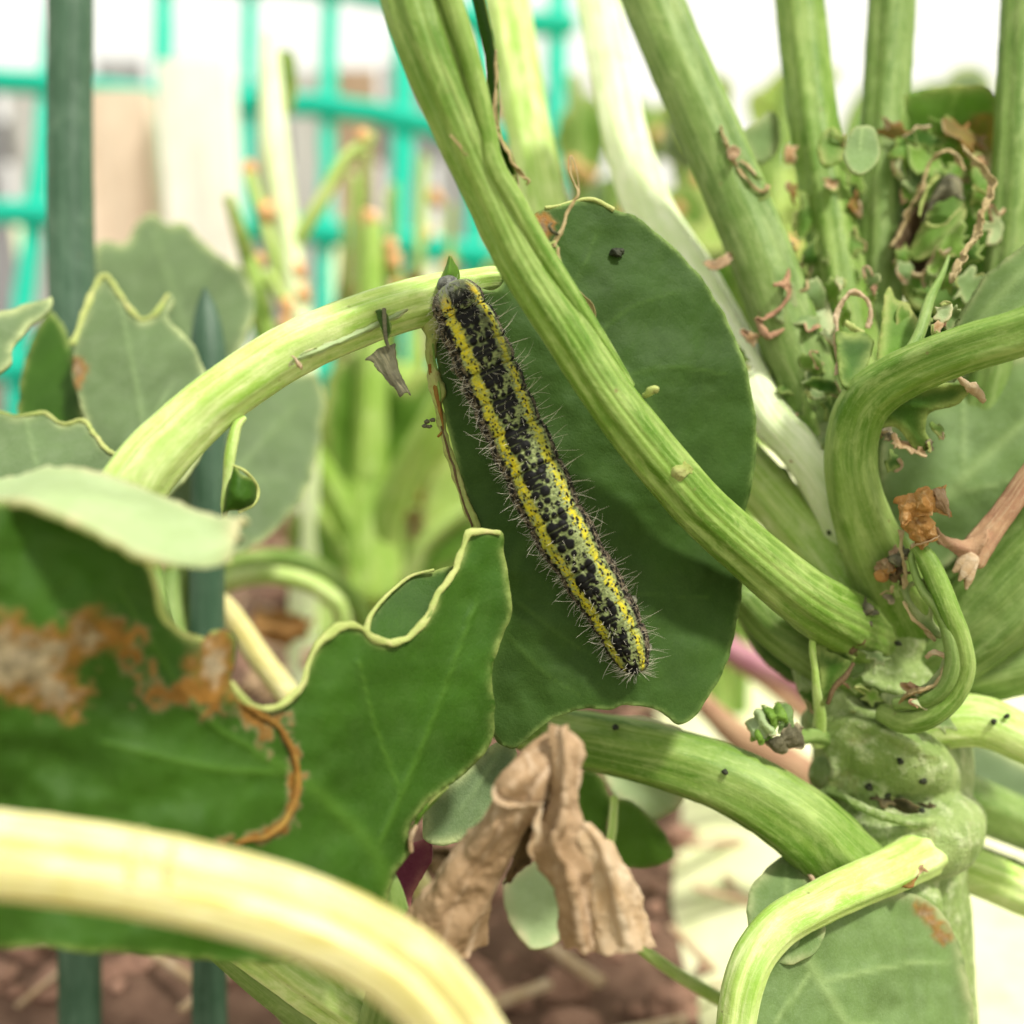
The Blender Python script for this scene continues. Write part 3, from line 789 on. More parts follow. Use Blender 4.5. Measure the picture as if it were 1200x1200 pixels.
for k in range(16):
    bx = 440 + rr.uniform(-70, 110); tx = bx + rr.uniform(-60, 60); ty = rr.uniform(170, 420)
    st.append((rr.choice(['stalk_bg', 'stalk_pale', 'stalk_bg']), [(bx, 760, 300, 8), ((bx + tx) / 2 + rr.uniform(-14, 14), (760 + ty) / 2, 296 + rr.uniform(-20, 20), 8), (tx, ty, 292 + rr.uniform(-20, 20), rr.uniform(3, 6))]))
for k in range(14):
    x, y, s, a = 450 + rr.uniform(-90, 120), rr.uniform(280, 650), rr.uniform(14, 30), rr.uniform(.8, 2.3)
    lv.append(([(x + s * 1.5 * math.cos(t) * math.cos(a) - s * .6 * math.sin(t) * math.sin(a), y + s * 1.5 * math.cos(t) * math.sin(a) + s * .6 * math.sin(t) * math.cos(a)) for t in np.linspace(0, 2 * math.pi, 9, endpoint=False)], [(x, y, 296), (x + s, y, 296 + rr.uniform(-5, 5)), (x, y + s, 296 + rr.uniform(-5, 5))], rr.choice(['leaf_lime', 'leaf_bright', 'leaf_rust'])))
bg_plant('leafy_plant', (450, 900, 300), 'thicket of thin chewed stems behind the small bright green cabbage', 'plant', st, lv, [(455 + rr.uniform(-70, 80), rr.uniform(230, 360), 290, rr.uniform(8, 13)) for _ in range(7)])
bg_plant('seedling', (600, 600, 330), 'blurred light green seedlings with orange tips behind the dark leaf top', 'plant',
         [('stalk_green', [(684, 860, 334, 16), (682, 700, 330, 16), (680, 300, 325, 14), (676, 140, 322, 10), (670, 90, 322, 7)]),
          ('stalk_pale', [(862, 860, 304, 20), (860, 700, 300, 20), (850, 330, 296, 18), (800, 180, 292, 14), (790, 90, 290, 10)]),
          ('stalk_green', [(500, 860, 334, 12), (500, 700, 330, 12), (520, 420, 322, 10), (528, 300, 320, 9)])],
         [([(790, 160), (830, 140), (850, 180), (840, 230), (800, 240)], [(790, 160, 290), (850, 180, 300), (800, 240, 292)], 'leaf_bright'),
          ([(760, 250), (800, 215), (830, 250), (815, 290), (780, 300)], [(760, 250, 280), (830, 250, 290), (780, 300, 282)], 'leaf_bright'),
          ([(655, 140), (690, 110), (712, 150), (700, 210), (668, 220)], [(655, 140, 318), (700, 150, 326), (668, 220, 320)], 'leaf_bright'),
          ([(800, 300), (850, 280), (870, 340), (850, 410), (810, 380)], [(800, 300, 280), (870, 340, 290), (810, 380, 284)], 'leaf_bright'),
          ([(880, 300), (905, 285), (925, 320), (910, 380), (880, 370)], [(880, 300, 240), (925, 320, 246), (880, 370, 244)], 'leaf_bright'),
          ([(560, 320), (590, 300), (600, 350), (570, 380)], [(560, 320, 318), (600, 350, 320), (570, 380, 316)], 'leaf_bright')],
         [(672, 196, 316, 13), (690, 205, 318, 12), (795, 245, 281, 11), (925, 288, 230, 14)])

# blurred yellow-green growth behind the right-hand plant
for q, (cx, d, lab) in enumerate([(840, 260, 'yellow-green leafy plant behind the gap between the white and the third stalk'), (1010, 300, 'bushy light green plant behind the upright stalks'), (1150, 280, 'bushy yellow-green plant behind the broad leaf, beyond the uprights'), (690, 340, 'light green leafy plant behind the dark leaf top')]):
    rr = random.Random(q + 40)
    st, lv = [], []
    for k in range(7):
        bx = cx + rr.uniform(-30, 30); tx = cx + rr.uniform(-110, 110); ty = rr.uniform(90, 330)
        st.append((rr.choice(['stalk_pale', 'stalk_green', 'stalk_green']), [(bx, 900, d + 8, 14), ((bx + tx) / 2, (900 + ty) / 2, d + rr.uniform(-8, 8), 12), (tx, ty, d + rr.uniform(-14, 14), 7)]))
    for k in range(13):
        x, y, s, a = cx + rr.uniform(-110, 110), rr.uniform(100, 620), rr.uniform(34, 62), rr.uniform(0, 3.1)
        dd = d + rr.uniform(-22, 22)
        o = [(x + s * (1 + rr.uniform(-.25, .2)) * math.cos(t) * math.cos(a) - s * .6 * math.sin(t) * math.sin(a), y + s * math.cos(t) * math.sin(a) + s * .6 * (1 + rr.uniform(-.25, .2)) * math.sin(t) * math.cos(a)) for t in np.linspace(0, 2 * math.pi, 10, endpoint=False)]
        lv.append((o, [(x, y, dd), (x + s * math.cos(a), y + s * math.sin(a), dd + rr.uniform(-9, 9)), (x - s * math.sin(a), y + s * math.cos(a), dd + rr.uniform(-9, 9)), (x - s * math.cos(a), y - s * math.sin(a), dd + rr.uniform(-9, 9))], rr.choice(['leaf_lime', 'leaf_lime', 'leaf_bright', 'leaf_grey'])))
    bg_plant('leafy_plant', (cx, 900, d + 8), lab, 'plant', st, lv, [(cx + rr.uniform(-90, 90), rr.uniform(140, 330), d - 20, rr.uniform(8, 12)) for _ in range(3)])

# onion leaves
def onion(rows, org, label, n=26):
    t = thing('onion_leaf', np.array(org) * np.array([1, 1, 0]), label, 'onion leaf', 'onion leaves')
    tube('blade', rows, M['onion'], t, n=n, step=1.0, flat=0.55, prof=ridged((3, 8), (.05, .02)), rough=.03)
    return t
onion([(84, -120, 152, 25), (82, 100, 151, 25), (82, 200, 150, 25.5), (84, 320, 149, 26), (88, 440, 148, 25), (90, 560, 147, 24), (92, 800, 147, 24), (94, 1150, 148, 24), (96, 1390, 150, 23)], P3(96, 1380, 150), 'thick dark upright onion leaf in front of the green net')
onion([(240, 338, 144, 2), (242, 365, 144, 13), (244, 410, 143, 20), (245, 480, 142, 20), (244, 560, 141, 19.5), (243, 660, 141, 20), (243, 740, 141, 20), (245, 900, 141, 20), (246, 1180, 142, 20), (248, 1430, 144, 20)], P3(248, 1420, 144), 'slim pointed blue-green onion leaf passing behind the arching stalk')

# straggling yellow stems near the ground
for k, (rows, lab, m) in enumerate([
    ([(150, 720, 190, 14), (200, 690, 190, 13), (262, 664, 190, 12), (320, 655, 190, 12), (372, 668, 191, 13), (420, 720, 196, 13), (440, 800, 204, 12), (445, 960, 210, 12)], 'arched light green stem above the reddish soil', 'stalk_green'),
    ([(190, 745, 176, 13), (228, 700, 175, 13), (290, 676, 174, 11), (345, 678, 174, 11), (388, 700, 174, 11), (402, 740, 176, 11), (410, 900, 182, 11)], 'arched pale yellowish stem below the light green one', 'stalk_pale'),
    ([(240, 690, 150, 11), (268, 718, 149, 13), (300, 765, 147, 14), (338, 815, 145, 14), (400, 900, 142, 14), (520, 1080, 142, 13)], 'straight pale yellow stem leaning across the gap in the front leaf', 'stalk_yellow')]):
    o = tube('trailing_shoot', rows, M[m], None, n=14, step=1.5, prof=ridged(), rough=.05, seed=k)
    tag(o, lab, 'shoot')
# withered scraps on the soil
def scrap(cx, cy, d, s, m, label, seed):
    rows = []
    for a in range(4):
        rows.append([(cx + s * (a - 1.5) * .7 + random.uniform(-.2, .2) * s, cy + s * (b - 1.5) * .35 + random.uniform(-.25, .25) * s, d + random.uniform(-.25, .25) * s * .2) for b in range(4)])
    o = sheet('withered_scrap', rows, M[m], None, 16, 14, .4, 1.2, .2, seed, 1.0)
    tag(o, label, 'dead leaf', 'withered scraps on the soil')
for k, (x, y, d, s, m, lab) in enumerate([
    (330, 735, 195, 30, 'dry_orange', 'orange-brown scrap in the gap of the front leaf'), (312, 800, 180, 26, 'dry', 'brown scrap at the bottom of the gap in the front leaf'),
    (525, 580, 260, 32, 'dry_orange', 'orange scrap beside the small cabbage, near the chewed margin'), (500, 615, 250, 26, 'dry_pale', 'pinkish pale scrap right of the small cabbage'),
    (350, 615, 240, 26, 'dry', 'brown scrap below the grey leaf under the arching stalk'), (470, 690, 240, 22, 'dry', 'brown scrap at the foot of the small cabbage'),
    (380, 770, 190, 24, 'dry_pale', 'pale scrap right of the leaning yellow stem'), (225, 775, 185, 26, 'dry', 'brown scrap left of the leaning yellow stem'),
    (510, 1010, 150, 26, 'dry_dark', 'dark scrap between the front leaf and the big dry leaf')]):
    scrap(x, y, d, s, m, lab, k * 2.3)
for k, (rows, m, lab) in enumerate([
    ([(800, 730, 210, 16), (880, 775, 205, 15), (930, 800, 203, 13), (990, 850, 200, 12)], 'purple', 'purplish stem lying on the path behind the trunk'),
    ([(800, 800, 190, 10), (862, 860, 185, 16), (905, 885, 182, 20), (955, 915, 180, 20), (1010, 950, 178, 16)], 'dry_twig', 'brownish pink twig lying on the path beneath the purplish stem'),
    ([(840, 760, 215, 9), (900, 800, 212, 10), (960, 850, 210, 10)], 'dry_twig', 'thin tan twig lying just below the purplish stem')]):
    mm = M[m] if m != 'purple' else stalk_mat('purple_stem', c4(.36, .16, .20), c4(.5, .3, .3), c4(.25, .08, .12))
    tag(tube('fallen_twig', rows, mm, None, n=12, step=1.5, rough=.08, seed=k), lab, 'twig')

# ------------------------------------------------------------------ left cabbage: arching stalk, the leaf with the caterpillar, front leaf
left_org = P3(420, 1450, 112); left_org[2] = 0
lp = thing('cabbage_plant', left_org, 'chewed cabbage plant with an arching pale stalk and large blue-green leaves, left of the trunk', 'plant')
tube('main_stem', [(418, 1830, 120, 70), (415, 1500, 112, 62), (420, 1330, 110, 52), (440, 1200, 106, 38)], M['trunk'], lp, n=36, step=.6, prof=ridged(), rough=.08)
def groove(th, s):       # broad channel with two lips on the lower side of the leaf stalk
    a = (th + .75 + math.pi) % (2 * math.pi) - math.pi
    return 1 + .05 * np.cos(3 * th + 1) - .16 * np.exp(-(a / .20) ** 2) + .10 * np.exp(-((a - .40) / .16) ** 2) + .07 * np.exp(-((a + .40) / .16) ** 2) + .02 * np.cos(9 * th + 2 * s)
arch = tube('leaf_stalk', [(440, 1200, 106, 36), (330, 1120, 101, 38), (150, 980, 96, 40), (75, 820, 92.5, 40), (95, 680, 91.5, 40), (160, 563, 92.5, 38.5), (217, 500, 94.5, 35), (270, 456, 96, 33), (345, 408, 99, 32), (430, 372, 101.5, 30), (505, 349, 104, 28), (548, 334, 105.8, 19), (585, 328, 107, 16), (620, 335, 108.4, 12)], M['stalk_pale'], lp, n=64, step=.3, prof=groove, rough=.025, seed=2)
# strips of torn skin along the channel of the arching stalk
for k, (rows, m) in enumerate([
    ([[(352, 415, 95.6), (345, 422, 95.4), (340, 430, 95.5)], [(375, 405, 96.6), (372, 412, 96.3), (366, 418, 96.5)], [(420, 386, 98.4), (420, 391, 98.2), (418, 396, 98.4)], [(478, 360, 100.9), (478, 363, 100.8), (478, 366, 100.9)]], 'leaf_pale'),
    ([[(340, 415, 95.3), (346, 420, 95.0), (352, 428, 95.1)], [(346, 425, 95.2), (350, 428, 94.9), (353, 432, 95)], [(350, 431, 95.3), (352, 432, 95.2), (354, 434, 95.2)]], 'dry_pale'),
    ([[(440, 362, 98.7), (446, 361, 98.6), (452, 366, 98.7)], [(444, 378, 98.6), (450, 378, 98.5), (457, 382, 98.6)], [(450, 396, 98.9), (455, 396, 98.8), (458, 392, 98.9)]], 'leaf_dark'),
    ([[(430, 420, 99.4), (436, 414, 99.3), (446, 408, 99.2), (462, 402, 99.4)], [(440, 428, 99), (448, 424, 98.8), (458, 418, 98.9), (464, 414, 99.2)], [(452, 446, 98.8), (458, 440, 98.6), (464, 438, 98.8), (470, 440, 99.1)], [(468, 464, 98.9), (472, 461, 98.8), (477, 460, 98.9), (482, 463, 99)]], 'dry_grey')]):
    sheet('torn_skin', rows, M[m], arch, 26, 14, .12, .25, 1.2, k, .35)
tube('torn_skin', [(450, 362, 98.3, 2.2), (452, 395, 98.6, 2.5), (456, 408, 98.8, 2)], M['dry_grey'], arch, n=8, rough=.3)
# small hanging leaflet below the arching stalk
tube('side_leaflet', [(286, 490, 95.5, 4), (277, 500, 95.2, 7), (270, 530, 95, 8), (266, 565, 95.2, 6), (262, 592, 95.4, 4), (264, 612, 95.6, 3)], M['stalk_pale'], arch, n=14, prof=ridged((2, 5), (.2, .05)), rough=.06)
sheet('side_leaflet', [[(272, 542, 95), (264, 580, 94.6), (260, 608, 95.4)], [(282, 556, 94.4), (276, 582, 93.8), (266, 600, 94.6)], [(296, 562, 95.6), (292, 585, 94.6), (278, 598, 95)], [(302, 572, 96.8), (298, 588, 96.2), (288, 596, 96)]], M['leaf_green'], arch, 24, 20, .25, .2, .8, 3, .1)
tube('margin', [(272, 545, 94.8, 1.6), (288, 553, 95.0, 2.2), (302, 572, 96.6, 2.4), (298, 590, 96, 2.4), (280, 600, 94.8, 2)], M['margin'], arch, n=8)

# the leaf the caterpillar sits on
CLc = [(525, 330, 102.8), (505, 400, 104.2), (560, 420, 103.6), (600, 500, 103.8), (660, 620, 103.4), (740, 790, 103.4), (885, 520, 109), (868, 640, 110), (862, 730, 108), (700, 245, 107.5), (800, 300, 109), (840, 840, 105), (580, 862, 102.5), (555, 620, 104), (700, 500, 103.9), (620, 270, 106)]
CLo = [(508, 372), (517, 330), (545, 333), (585, 338), (600, 300), (622, 256), (640, 243), (660, 240), (676, 236), (692, 234), (706, 238), (720, 246), (742, 252), (760, 266), (790, 290), (824, 328), (850, 370), (870, 415), (882, 462), (886, 515), (882, 565), (870, 612), (867, 650), (870, 680), (863, 735), (850, 780), (832, 815), (816, 838), (797, 850), (783, 840), (770, 832), (735, 826), (715, 832), (690, 830), (668, 835), (648, 842), (630, 856), (612, 872), (597, 877), (582, 868), (574, 845), (570, 800), (562, 720), (560, 660), (557, 620), (548, 590), (536, 545), (524, 500), (515, 450), (510, 410)]
CL, CLD = leaf('leaf_blade', CLo, CLc, M['leaf_dark'], lp,
               veins=[([(548, 336), (600, 345), (690, 400), (760, 470), (800, 560)], 7, 3), ([(622, 634), (605, 652), (598, 700), (586, 750), (574, 790), (572, 850)], 9, 7),
                      ([(690, 400), (740, 360), (800, 340)], 3, 1.5), ([(730, 440), (790, 430), (860, 440)], 3, 1.5), ([(640, 372), (680, 320), (700, 270)], 3, 1.5), ([(600, 700), (680, 760), (760, 800)], 3, 1.2), ([(590, 740), (640, 790), (680, 815)], 3, 1.2), ([(612, 645), (700, 690), (830, 700)], 3, 1.2)],
               stains=[('area', [(538, 352), (547, 338), (552, 350), (546, 362)], 4), ('area', [(620, 262), (640, 252), (645, 275), (632, 285)], 5)],
               spacing=4.5, thick=.35, chew=.6, wave=.6, relief=.07, edge=3, seed=1, wfreq=1 / 48)
tube('margin', on(CLD, [(509, 368), (505, 390), (505, 415), (508, 440), (513, 470), (519, 500)], .1, 8, 6.5), M['margin_mottled'], CL, n=18, rough=.55, rfreq=1.1)
tube('margin', on(CLD, [(516, 485), (522, 515), (530, 545), (539, 570), (549, 596), (558, 618)], .05, 6.5, 5.5), M['margin_mottled'], CL, n=16, rough=.5, rfreq=1.1)
tube('margin', on(CLD, [(505, 428), (509, 455), (514, 472), (518, 490), (520, 505), (514, 512)], .45, 3.2, 2.2), M['cork'], CL, n=8, rough=.6, rfreq=1.2)
tube('margin', on(CLD, [(518, 500), (526, 530), (535, 562), (547, 600), (553, 617)], .55, 1.6, 1.2), M['dry_dark'], CL, n=7, rough=.6, rfreq=1.5)
tube('margin', on(CLD, [(506, 392), (509, 420), (513, 450), (516, 470)], .5, 2.2, 1.6), M['stalk_green'], CL, n=7, rough=.6, rfreq=1.5)
for (x, y) in [(500, 494), (503, 500), (498, 499), (507, 492)]:
    V, Q = blob(P3(x, y, 103.2), .28, x); mk('crumb', V, [Q], M['dry_grey'], CL)
sheet('leaf_tip', [[(514, 330, 103), (520, 318, 102.6), (526, 299, 102.4)], [(522, 332, 102), (526, 318, 101.6), (528, 300, 102)], [(534, 330, 102.6), (533, 316, 102.4), (530, 302, 102.4)], [(540, 330, 103.4), (537, 315, 103), (531, 304, 102.6)]], M['leaf_bright'], CL, 18, 16, .2, .1, 1, 2)
sheet('leaf_tip', [[(536, 352, 102.6), (540, 340, 102.4), (544, 328, 102.4)], [(545, 350, 102.2), (546, 340, 102.2), (546, 328, 102.3)], [(553, 350, 102.8), (550, 340, 102.5), (547, 328, 102.4)]], M['dry_orange'], CL, 14, 12, .15, .2, 1.5, 2)
tube('margin', on(CLD, [(640, 243), (660, 240), (676, 236), (692, 234), (706, 238), (718, 245)], .1, 2.6, 2.2), M['margin'], CL, n=8, rough=.5, rfreq=1)

# grey leaves behind and beside the arching stalk
leaf('leaf_blade', [(112, 290), (145, 285), (158, 262), (178, 249), (195, 262), (216, 262), (238, 283), (264, 305), (288, 322), (298, 355), (290, 385), (278, 420), (255, 470), (200, 500), (140, 470), (114, 400)],
     [(112, 290, 176), (178, 250, 182), (298, 355, 166), (200, 500, 158), (140, 470, 164)], M['leaf_grey'], lp, veins=[([(250, 470), (215, 380), (180, 270)], 5, 2)], spacing=6, thick=.4, edge=5, wave=1.2, seed=2)
B2, B2D = leaf('leaf_blade', [(86, 400), (97, 372), (112, 334), (124, 324), (136, 338), (148, 358), (166, 374), (184, 366), (196, 345), (202, 352), (196, 372), (212, 390), (230, 410), (241, 440), (244, 480), (230, 540), (170, 600), (120, 560), (98, 490), (86, 440)],
     [(86, 400, 133), (124, 324, 138), (241, 440, 128), (120, 560, 122), (196, 345, 136), (170, 600, 118)], M['leaf_grey'], lp, veins=[([(180, 580), (165, 480), (140, 350)], 4, 2), ([(170, 500), (210, 440)], 3, 1)], spacing=5, thick=.4, edge=5, wave=.7, seed=4,
     stains=[('area', [(84, 420), (96, 425), (100, 445), (90, 452)], 4)])
tube('margin', on(B2D, [(86, 402), (97, 372), (112, 334), (124, 324), (136, 338), (148, 358), (166, 374), (184, 366), (196, 345)], .2, 4, 3.2), M['margin'], B2, n=12, rough=.6, rfreq=1.2, flat=.6)
tube('leaf_stalk', [(170, 590, 119, 10), (175, 680, 116, 16), (210, 850, 110, 24), (300, 1050, 107, 28), (415, 1220, 107, 28)], M['stalk_dull'], lp, n=20, step=.8, prof=ridged())
leaf('leaf_blade', [(225, 500), (262, 468), (300, 445), (345, 438), (372, 440), (380, 470), (376, 515), (365, 560), (345, 595), (305, 635), (262, 650), (215, 640), (190, 590)],
     [(225, 500, 152), (345, 438, 166), (380, 470, 168), (262, 650, 146), (190, 590, 148)], M['leaf_grey'], lp, veins=[([(210, 640), (270, 560), (350, 470)], 5, 2), ([(270, 560), (340, 560)], 3, 1)], spacing=6, thick=.4, edge=4, wave=1, seed=6)
tube('leaf_stalk', [(210, 640, 146, 10), (200, 720, 141, 14), (240, 900, 130, 20), (330, 1100, 118, 26), (425, 1260, 110, 26)], M['stalk_dull'], lp, n=20, step=.8, prof=ridged())
tube('leaf_stalk', [(255, 470, 158, 9), (225, 640, 152, 14), (205, 850, 143, 18), (300, 1100, 126, 24), (420, 1270, 112, 24)], M['stalk_dull'], lp, n=20, step=.8, prof=ridged())
LL, LLD = leaf('leaf_blade', [(-60, 500), (-20, 480), (5, 484), (22, 488), (38, 485), (55, 483), (72, 497), (98, 494), (112, 510), (125, 526), (142, 534), (150, 560), (140, 620), (80, 680), (0, 690), (-60, 640)],
     [(-60, 500, 117), (55, 483, 121), (142, 534, 112), (80, 680, 102), (-60, 640, 106)], M['leaf_grey'], lp, veins=[([(60, 680), (50, 580), (30, 490)], 4, 2)], spacing=5, thick=.4, edge=5, wave=.6, seed=8)
tube('margin', on(LLD, [(-20, 481), (5, 484), (22, 488), (38, 485), (55, 483), (72, 497), (98, 494), (112, 510), (125, 526), (141, 534)], .15, 2.2, 3.0), M['margin'], LL, n=10, rough=.7, rfreq=1.3, flat=.6)
tube('leaf_stalk', [(60, 680, 102.5, 10), (70, 800, 99, 16), (170, 1000, 99, 24), (300, 1130, 102, 28), (430, 1230, 107, 28)], M['stalk_dull'], lp, n=20, step=.8, prof=ridged())
leaf('leaf_blade', [(-60, 370), (-10, 366), (38, 354), (61, 347), (58, 364), (32, 384), (16, 408), (8, 432), (-20, 440), (-60, 430)], [(-60, 370, 120), (61, 347, 126), (8, 432, 118), (-60, 430, 116)], M['leaf_grey'], lp, spacing=5, thick=.4, edge=6, wave=.6, seed=10)
leaf('leaf_blade', [(22, 470), (28, 430), (40, 395), (60, 365), (80, 400), (96, 470), (98, 560), (60, 600), (26, 560)], [(22, 470, 136), (60, 365, 142), (96, 470, 134), (60, 600, 126)], M['leaf_green'], lp, spacing=6, thick=.4, edge=4, wave=.6, seed=11)

# front leaf
FLc = [(0, 600, 74), (160, 650, 78), (0, 900, 76.5), (200, 1050, 79), (300, 900, 84), (400, 760, 90), (560, 640, 98), (596, 700, 99), (578, 860, 99), (480, 980, 94), (430, 1080, 90), (-60, 800, 73)]
FLo = [(-70, 610), (-20, 590), (40, 592), (90, 610), (140, 628), (168, 645), (178, 672), (186, 700), (192, 722), (212, 742), (236, 752), (252, 738), (276, 745), (276, 775), (270, 800), (288, 822), (318, 830), (340, 818), (354, 798), (366, 766), (386, 742), (410, 733), (428, 738), (438, 749), (460, 753), (482, 743), (502, 721), (514, 693), (534, 666), (544, 636), (552, 624), (586, 622), (591, 650), (598, 690), (601, 718), (590, 745), (577, 790), (580, 830), (577, 868), (560, 893), (530, 918), (505, 938), (488, 958), (479, 975), (481, 998), (466, 1020), (456, 1048), (440, 1090), (380, 1120), (300, 1130), (180, 1120), (60, 1110), (-70, 1060)]
FL, FLD = leaf('leaf_blade', FLo, FLc, M['leaf_green'], lp,
    veins=[([(455, 1050), (440, 1000), (400, 955), (355, 915), (300, 880)], 12, 7), ([(440, 1000), (500, 860), (560, 700)], 4, 2), ([(340, 905), (250, 900), (120, 870)], 5, 2.5), ([(300, 880), (230, 830), (140, 690)], 4, 2), ([(470, 930), (440, 850), (420, 770)], 3, 1.5)],
    stains=[('area', [(-70, 715), (0, 724), (40, 733), (75, 733), (112, 728), (146, 742), (128, 760), (92, 772), (86, 792), (97, 815), (88, 833), (62, 832), (25, 818), (-70, 800)], 9),
            ('area', [(238, 742), (256, 734), (274, 742), (278, 775), (276, 800), (256, 812), (236, 806), (226, 790), (222, 770)], 8),
            ('line', [(112, 735), (140, 745), (158, 775), (180, 802), (210, 812), (245, 815), (290, 832), (325, 850)], 13), ('line', [(275, 820), (300, 834), (325, 850), (343, 880), (349, 915), (344, 942), (330, 966), (305, 982), (262, 988)], 5)],
    spacing=5, thick=.45, chew=.7, wave=1.1, relief=.2, edge=5, seed=12, wfreq=1 / 80)
tube('corky_ridge', on(FLD, [(275, 820), (300, 834), (325, 850), (343, 880), (349, 915), (344, 942), (330, 966), (305, 982), (262, 988)], .15, 3.0, 4.4), M['cork'], FL, n=14, rough=.8, rfreq=.9, flat=.6)
tube('margin', on(FLD, [(168, 645), (178, 672), (186, 700), (192, 722), (212, 742), (236, 752)], .1, 3.6, 4.5), M['margin'], FL, n=16, flat=.6, rfreq=1.3, rough=.6)
tube('margin', on(FLD, [(272, 800), (288, 822), (318, 830), (340, 818), (354, 798), (366, 766), (386, 742), (410, 733), (428, 738)], .15, 5, 4), M['margin'], FL, n=16, flat=.6, rfreq=1.3, rough=.6)
tube('margin', on(FLD, [(428, 738), (438, 749), (460, 753), (482, 743), (502, 721), (514, 693), (534, 666), (544, 636), (553, 624), (586, 624)], .2, 4.5, 3.6), M['margin'], FL, n=16, flat=.6, rfreq=1.3, rough=.6)
leaf('leaf_lobe', [(428, 742), (432, 724), (446, 706), (462, 690), (482, 674), (510, 668), (532, 664), (540, 690), (520, 740), (480, 770), (445, 764)], [(428, 742, 94.5), (482, 674, 99), (532, 664, 99.6), (480, 770, 95.5)], M['leaf_green'], FL, spacing=5, thick=.3, edge=4, wave=.2, seed=14)
tube('margin', [(428, 744, 93.9, 5), (433, 724, 94.6, 3.6), (446, 706, 96, 2.6), (462, 690, 97.2, 2.2), (482, 675, 98.6, 2), (508, 668, 98.9, 2)], M['margin'], FL, n=8, rough=.4)
sheet('torn_flap', [[(478, 1000, 93.5), (479, 985, 93.4), (482, 968, 93.3)], [(484, 975, 93), (492, 955, 92.8), (502, 945, 92.7)], [(500, 950, 93.2), (512, 938, 93), (526, 922, 93)]], M['leaf_bright'], FL, 16, 14, .2, .1, 1, 4)
tube('margin', [(488, 968, 92.6, 2), (484, 975, 92.6, 3), (481, 985, 92.8, 3), (482, 998, 93, 2.6)], M['dry_pale'], FL, n=8, rough=.4)
tube('leaf_stalk', [(425, 985, 93.2, 5), (446, 1015, 94.2, 10), (458, 1060, 95, 18), (462, 1130, 97, 26), (448, 1210, 103, 30)], M['stalk_dull'], lp, n=20, step=.5, prof=ridged())
# rolled pale edge of the front leaf
RS = sheet('rolled_edge', [[(-70, 585, 76), (-70, 572, 79), (-70, 560, 83)], [(0, 583, 74), (0, 570, 77), (0, 560, 82)], [(55, 596, 72.5), (60, 572, 75), (66, 547, 80.5)], [(120, 625, 71.5), (130, 595, 74), (140, 560, 80)], [(185, 655, 71.5), (197, 625, 73.5), (207, 588, 78.5)], [(228, 668, 72.5), (240, 640, 73.5), (252, 606, 77)], [(258, 662, 73.5), (270, 630, 74.2), (280, 606, 75.5)], [(272, 640, 74.2), (280, 622, 74.6), (287, 604, 75.2)]], M['leaf_pale'], FL, 60, 20, .7, .35, .25, 5, .3)

# ------------------------------------------------------------------ yellow stalk across the front
ys = thing('yellowed_stalk', P3(760, 1500, 74) * np.array([1, 1, 0]), 'thick yellowed stalk with a node lying across the front at lower left', 'stalk')
def lips(th, s):
    a = (th + .12 + math.pi) % (2 * math.pi) - math.pi
    return 1 + .02 * np.cos(7 * th) - .24 * np.exp(-(a / .15) ** 2) + .05 * np.exp(-((a - .45) / .3) ** 2) + .05 * np.exp(-((a + .45) / .3) ** 2) + .022 * np.cos(17 * th + s) + .012 * np.cos(31 * th)
tube('stem', [(-160, 988, 66, 50), (0, 1002, 66, 50), (150, 1022, 66, 49), (300, 1056, 66.5, 48), (420, 1102, 67, 48), (505, 1165, 68, 48), (565, 1260, 69.5, 48), (600, 1420, 73, 48), (620, 1700, 80, 48), (630, 2200, 90, 46)], M['stalk_yellow'], ys, n=128, step=.35, prof=lips, rough=.03, seed=5, flat=.95)
tube('node_ring', [(167, 974, 65, 4), (160, 988, 64, 5), (157, 1010, 63.5, 5), (154, 1034, 63.7, 5), (150, 1062, 64.8, 4)], M['stalk_yellow'], ys, n=12, step=.3, rough=.25, rfreq=.8, seed=3)
tube('node_ring', [(205, 982, 65, 3), (203, 998, 63.9, 4), (200, 1018, 63.6, 4), (196, 1044, 63.9, 4)], M['stalk_yellow'], ys, n=12, step=.3, rough=.25, rfreq=.8, seed=6)

# ------------------------------------------------------------------ big dry leaf
dl = thing('dry_leaf', P3(600, 1150, 90), 'curled papery brown leaf standing on end beneath the caterpillar leaf', 'dead leaf')
sheet('blade', [[(646, 862, 88), (650, 872, 87), (655, 884, 86.5), (652, 898, 87)], [(604, 886, 87), (620, 905, 85.2), (634, 925, 85), (640, 940, 87)], [(580, 922, 87.6), (590, 950, 85), (612, 962, 86), (628, 960, 88.5)], [(566, 955, 87.6), (580, 972, 85), (600, 985, 86.4), (618, 975, 89)], [(530, 1000, 88), (552, 1010, 85.6), (580, 1018, 87), (600, 1012, 90)], [(490, 1048, 88.5), (520, 1060, 86), (555, 1062, 87), (582, 1045, 90)], [(450, 1110, 89), (490, 1125, 87), (530, 1125, 87.5), (570, 1110, 90)]], M['dry'], dl, 140, 80, .08, .6, .5, 1, .3, (11, .3))
sheet('rolled_lip', [[(580, 930, 85.2), (590, 905, 85.4), (620, 880, 86), (646, 868, 87)], [(582, 940, 84.2), (595, 922, 83.8), (622, 905, 84.6), (652, 892, 86)], [(592, 944, 84.2), (606, 935, 84.4), (630, 922, 85.6), (654, 915, 86.8)], [(610, 944, 85), (620, 942, 85.2), (634, 938, 86), (648, 934, 87)]], M['dry'], dl, 36, 30, .25, .35, .6, 2, .3)
ribbon('rim', [(578, 922, 84.4, 3), (580, 936, 83.8, 3.5), (590, 943, 83.4, 3.5), (606, 945, 83.6, 3.2), (622, 942, 84.2, 3), (634, 944, 84.6, 5)], M['dry_pale'], dl, seed=.4)
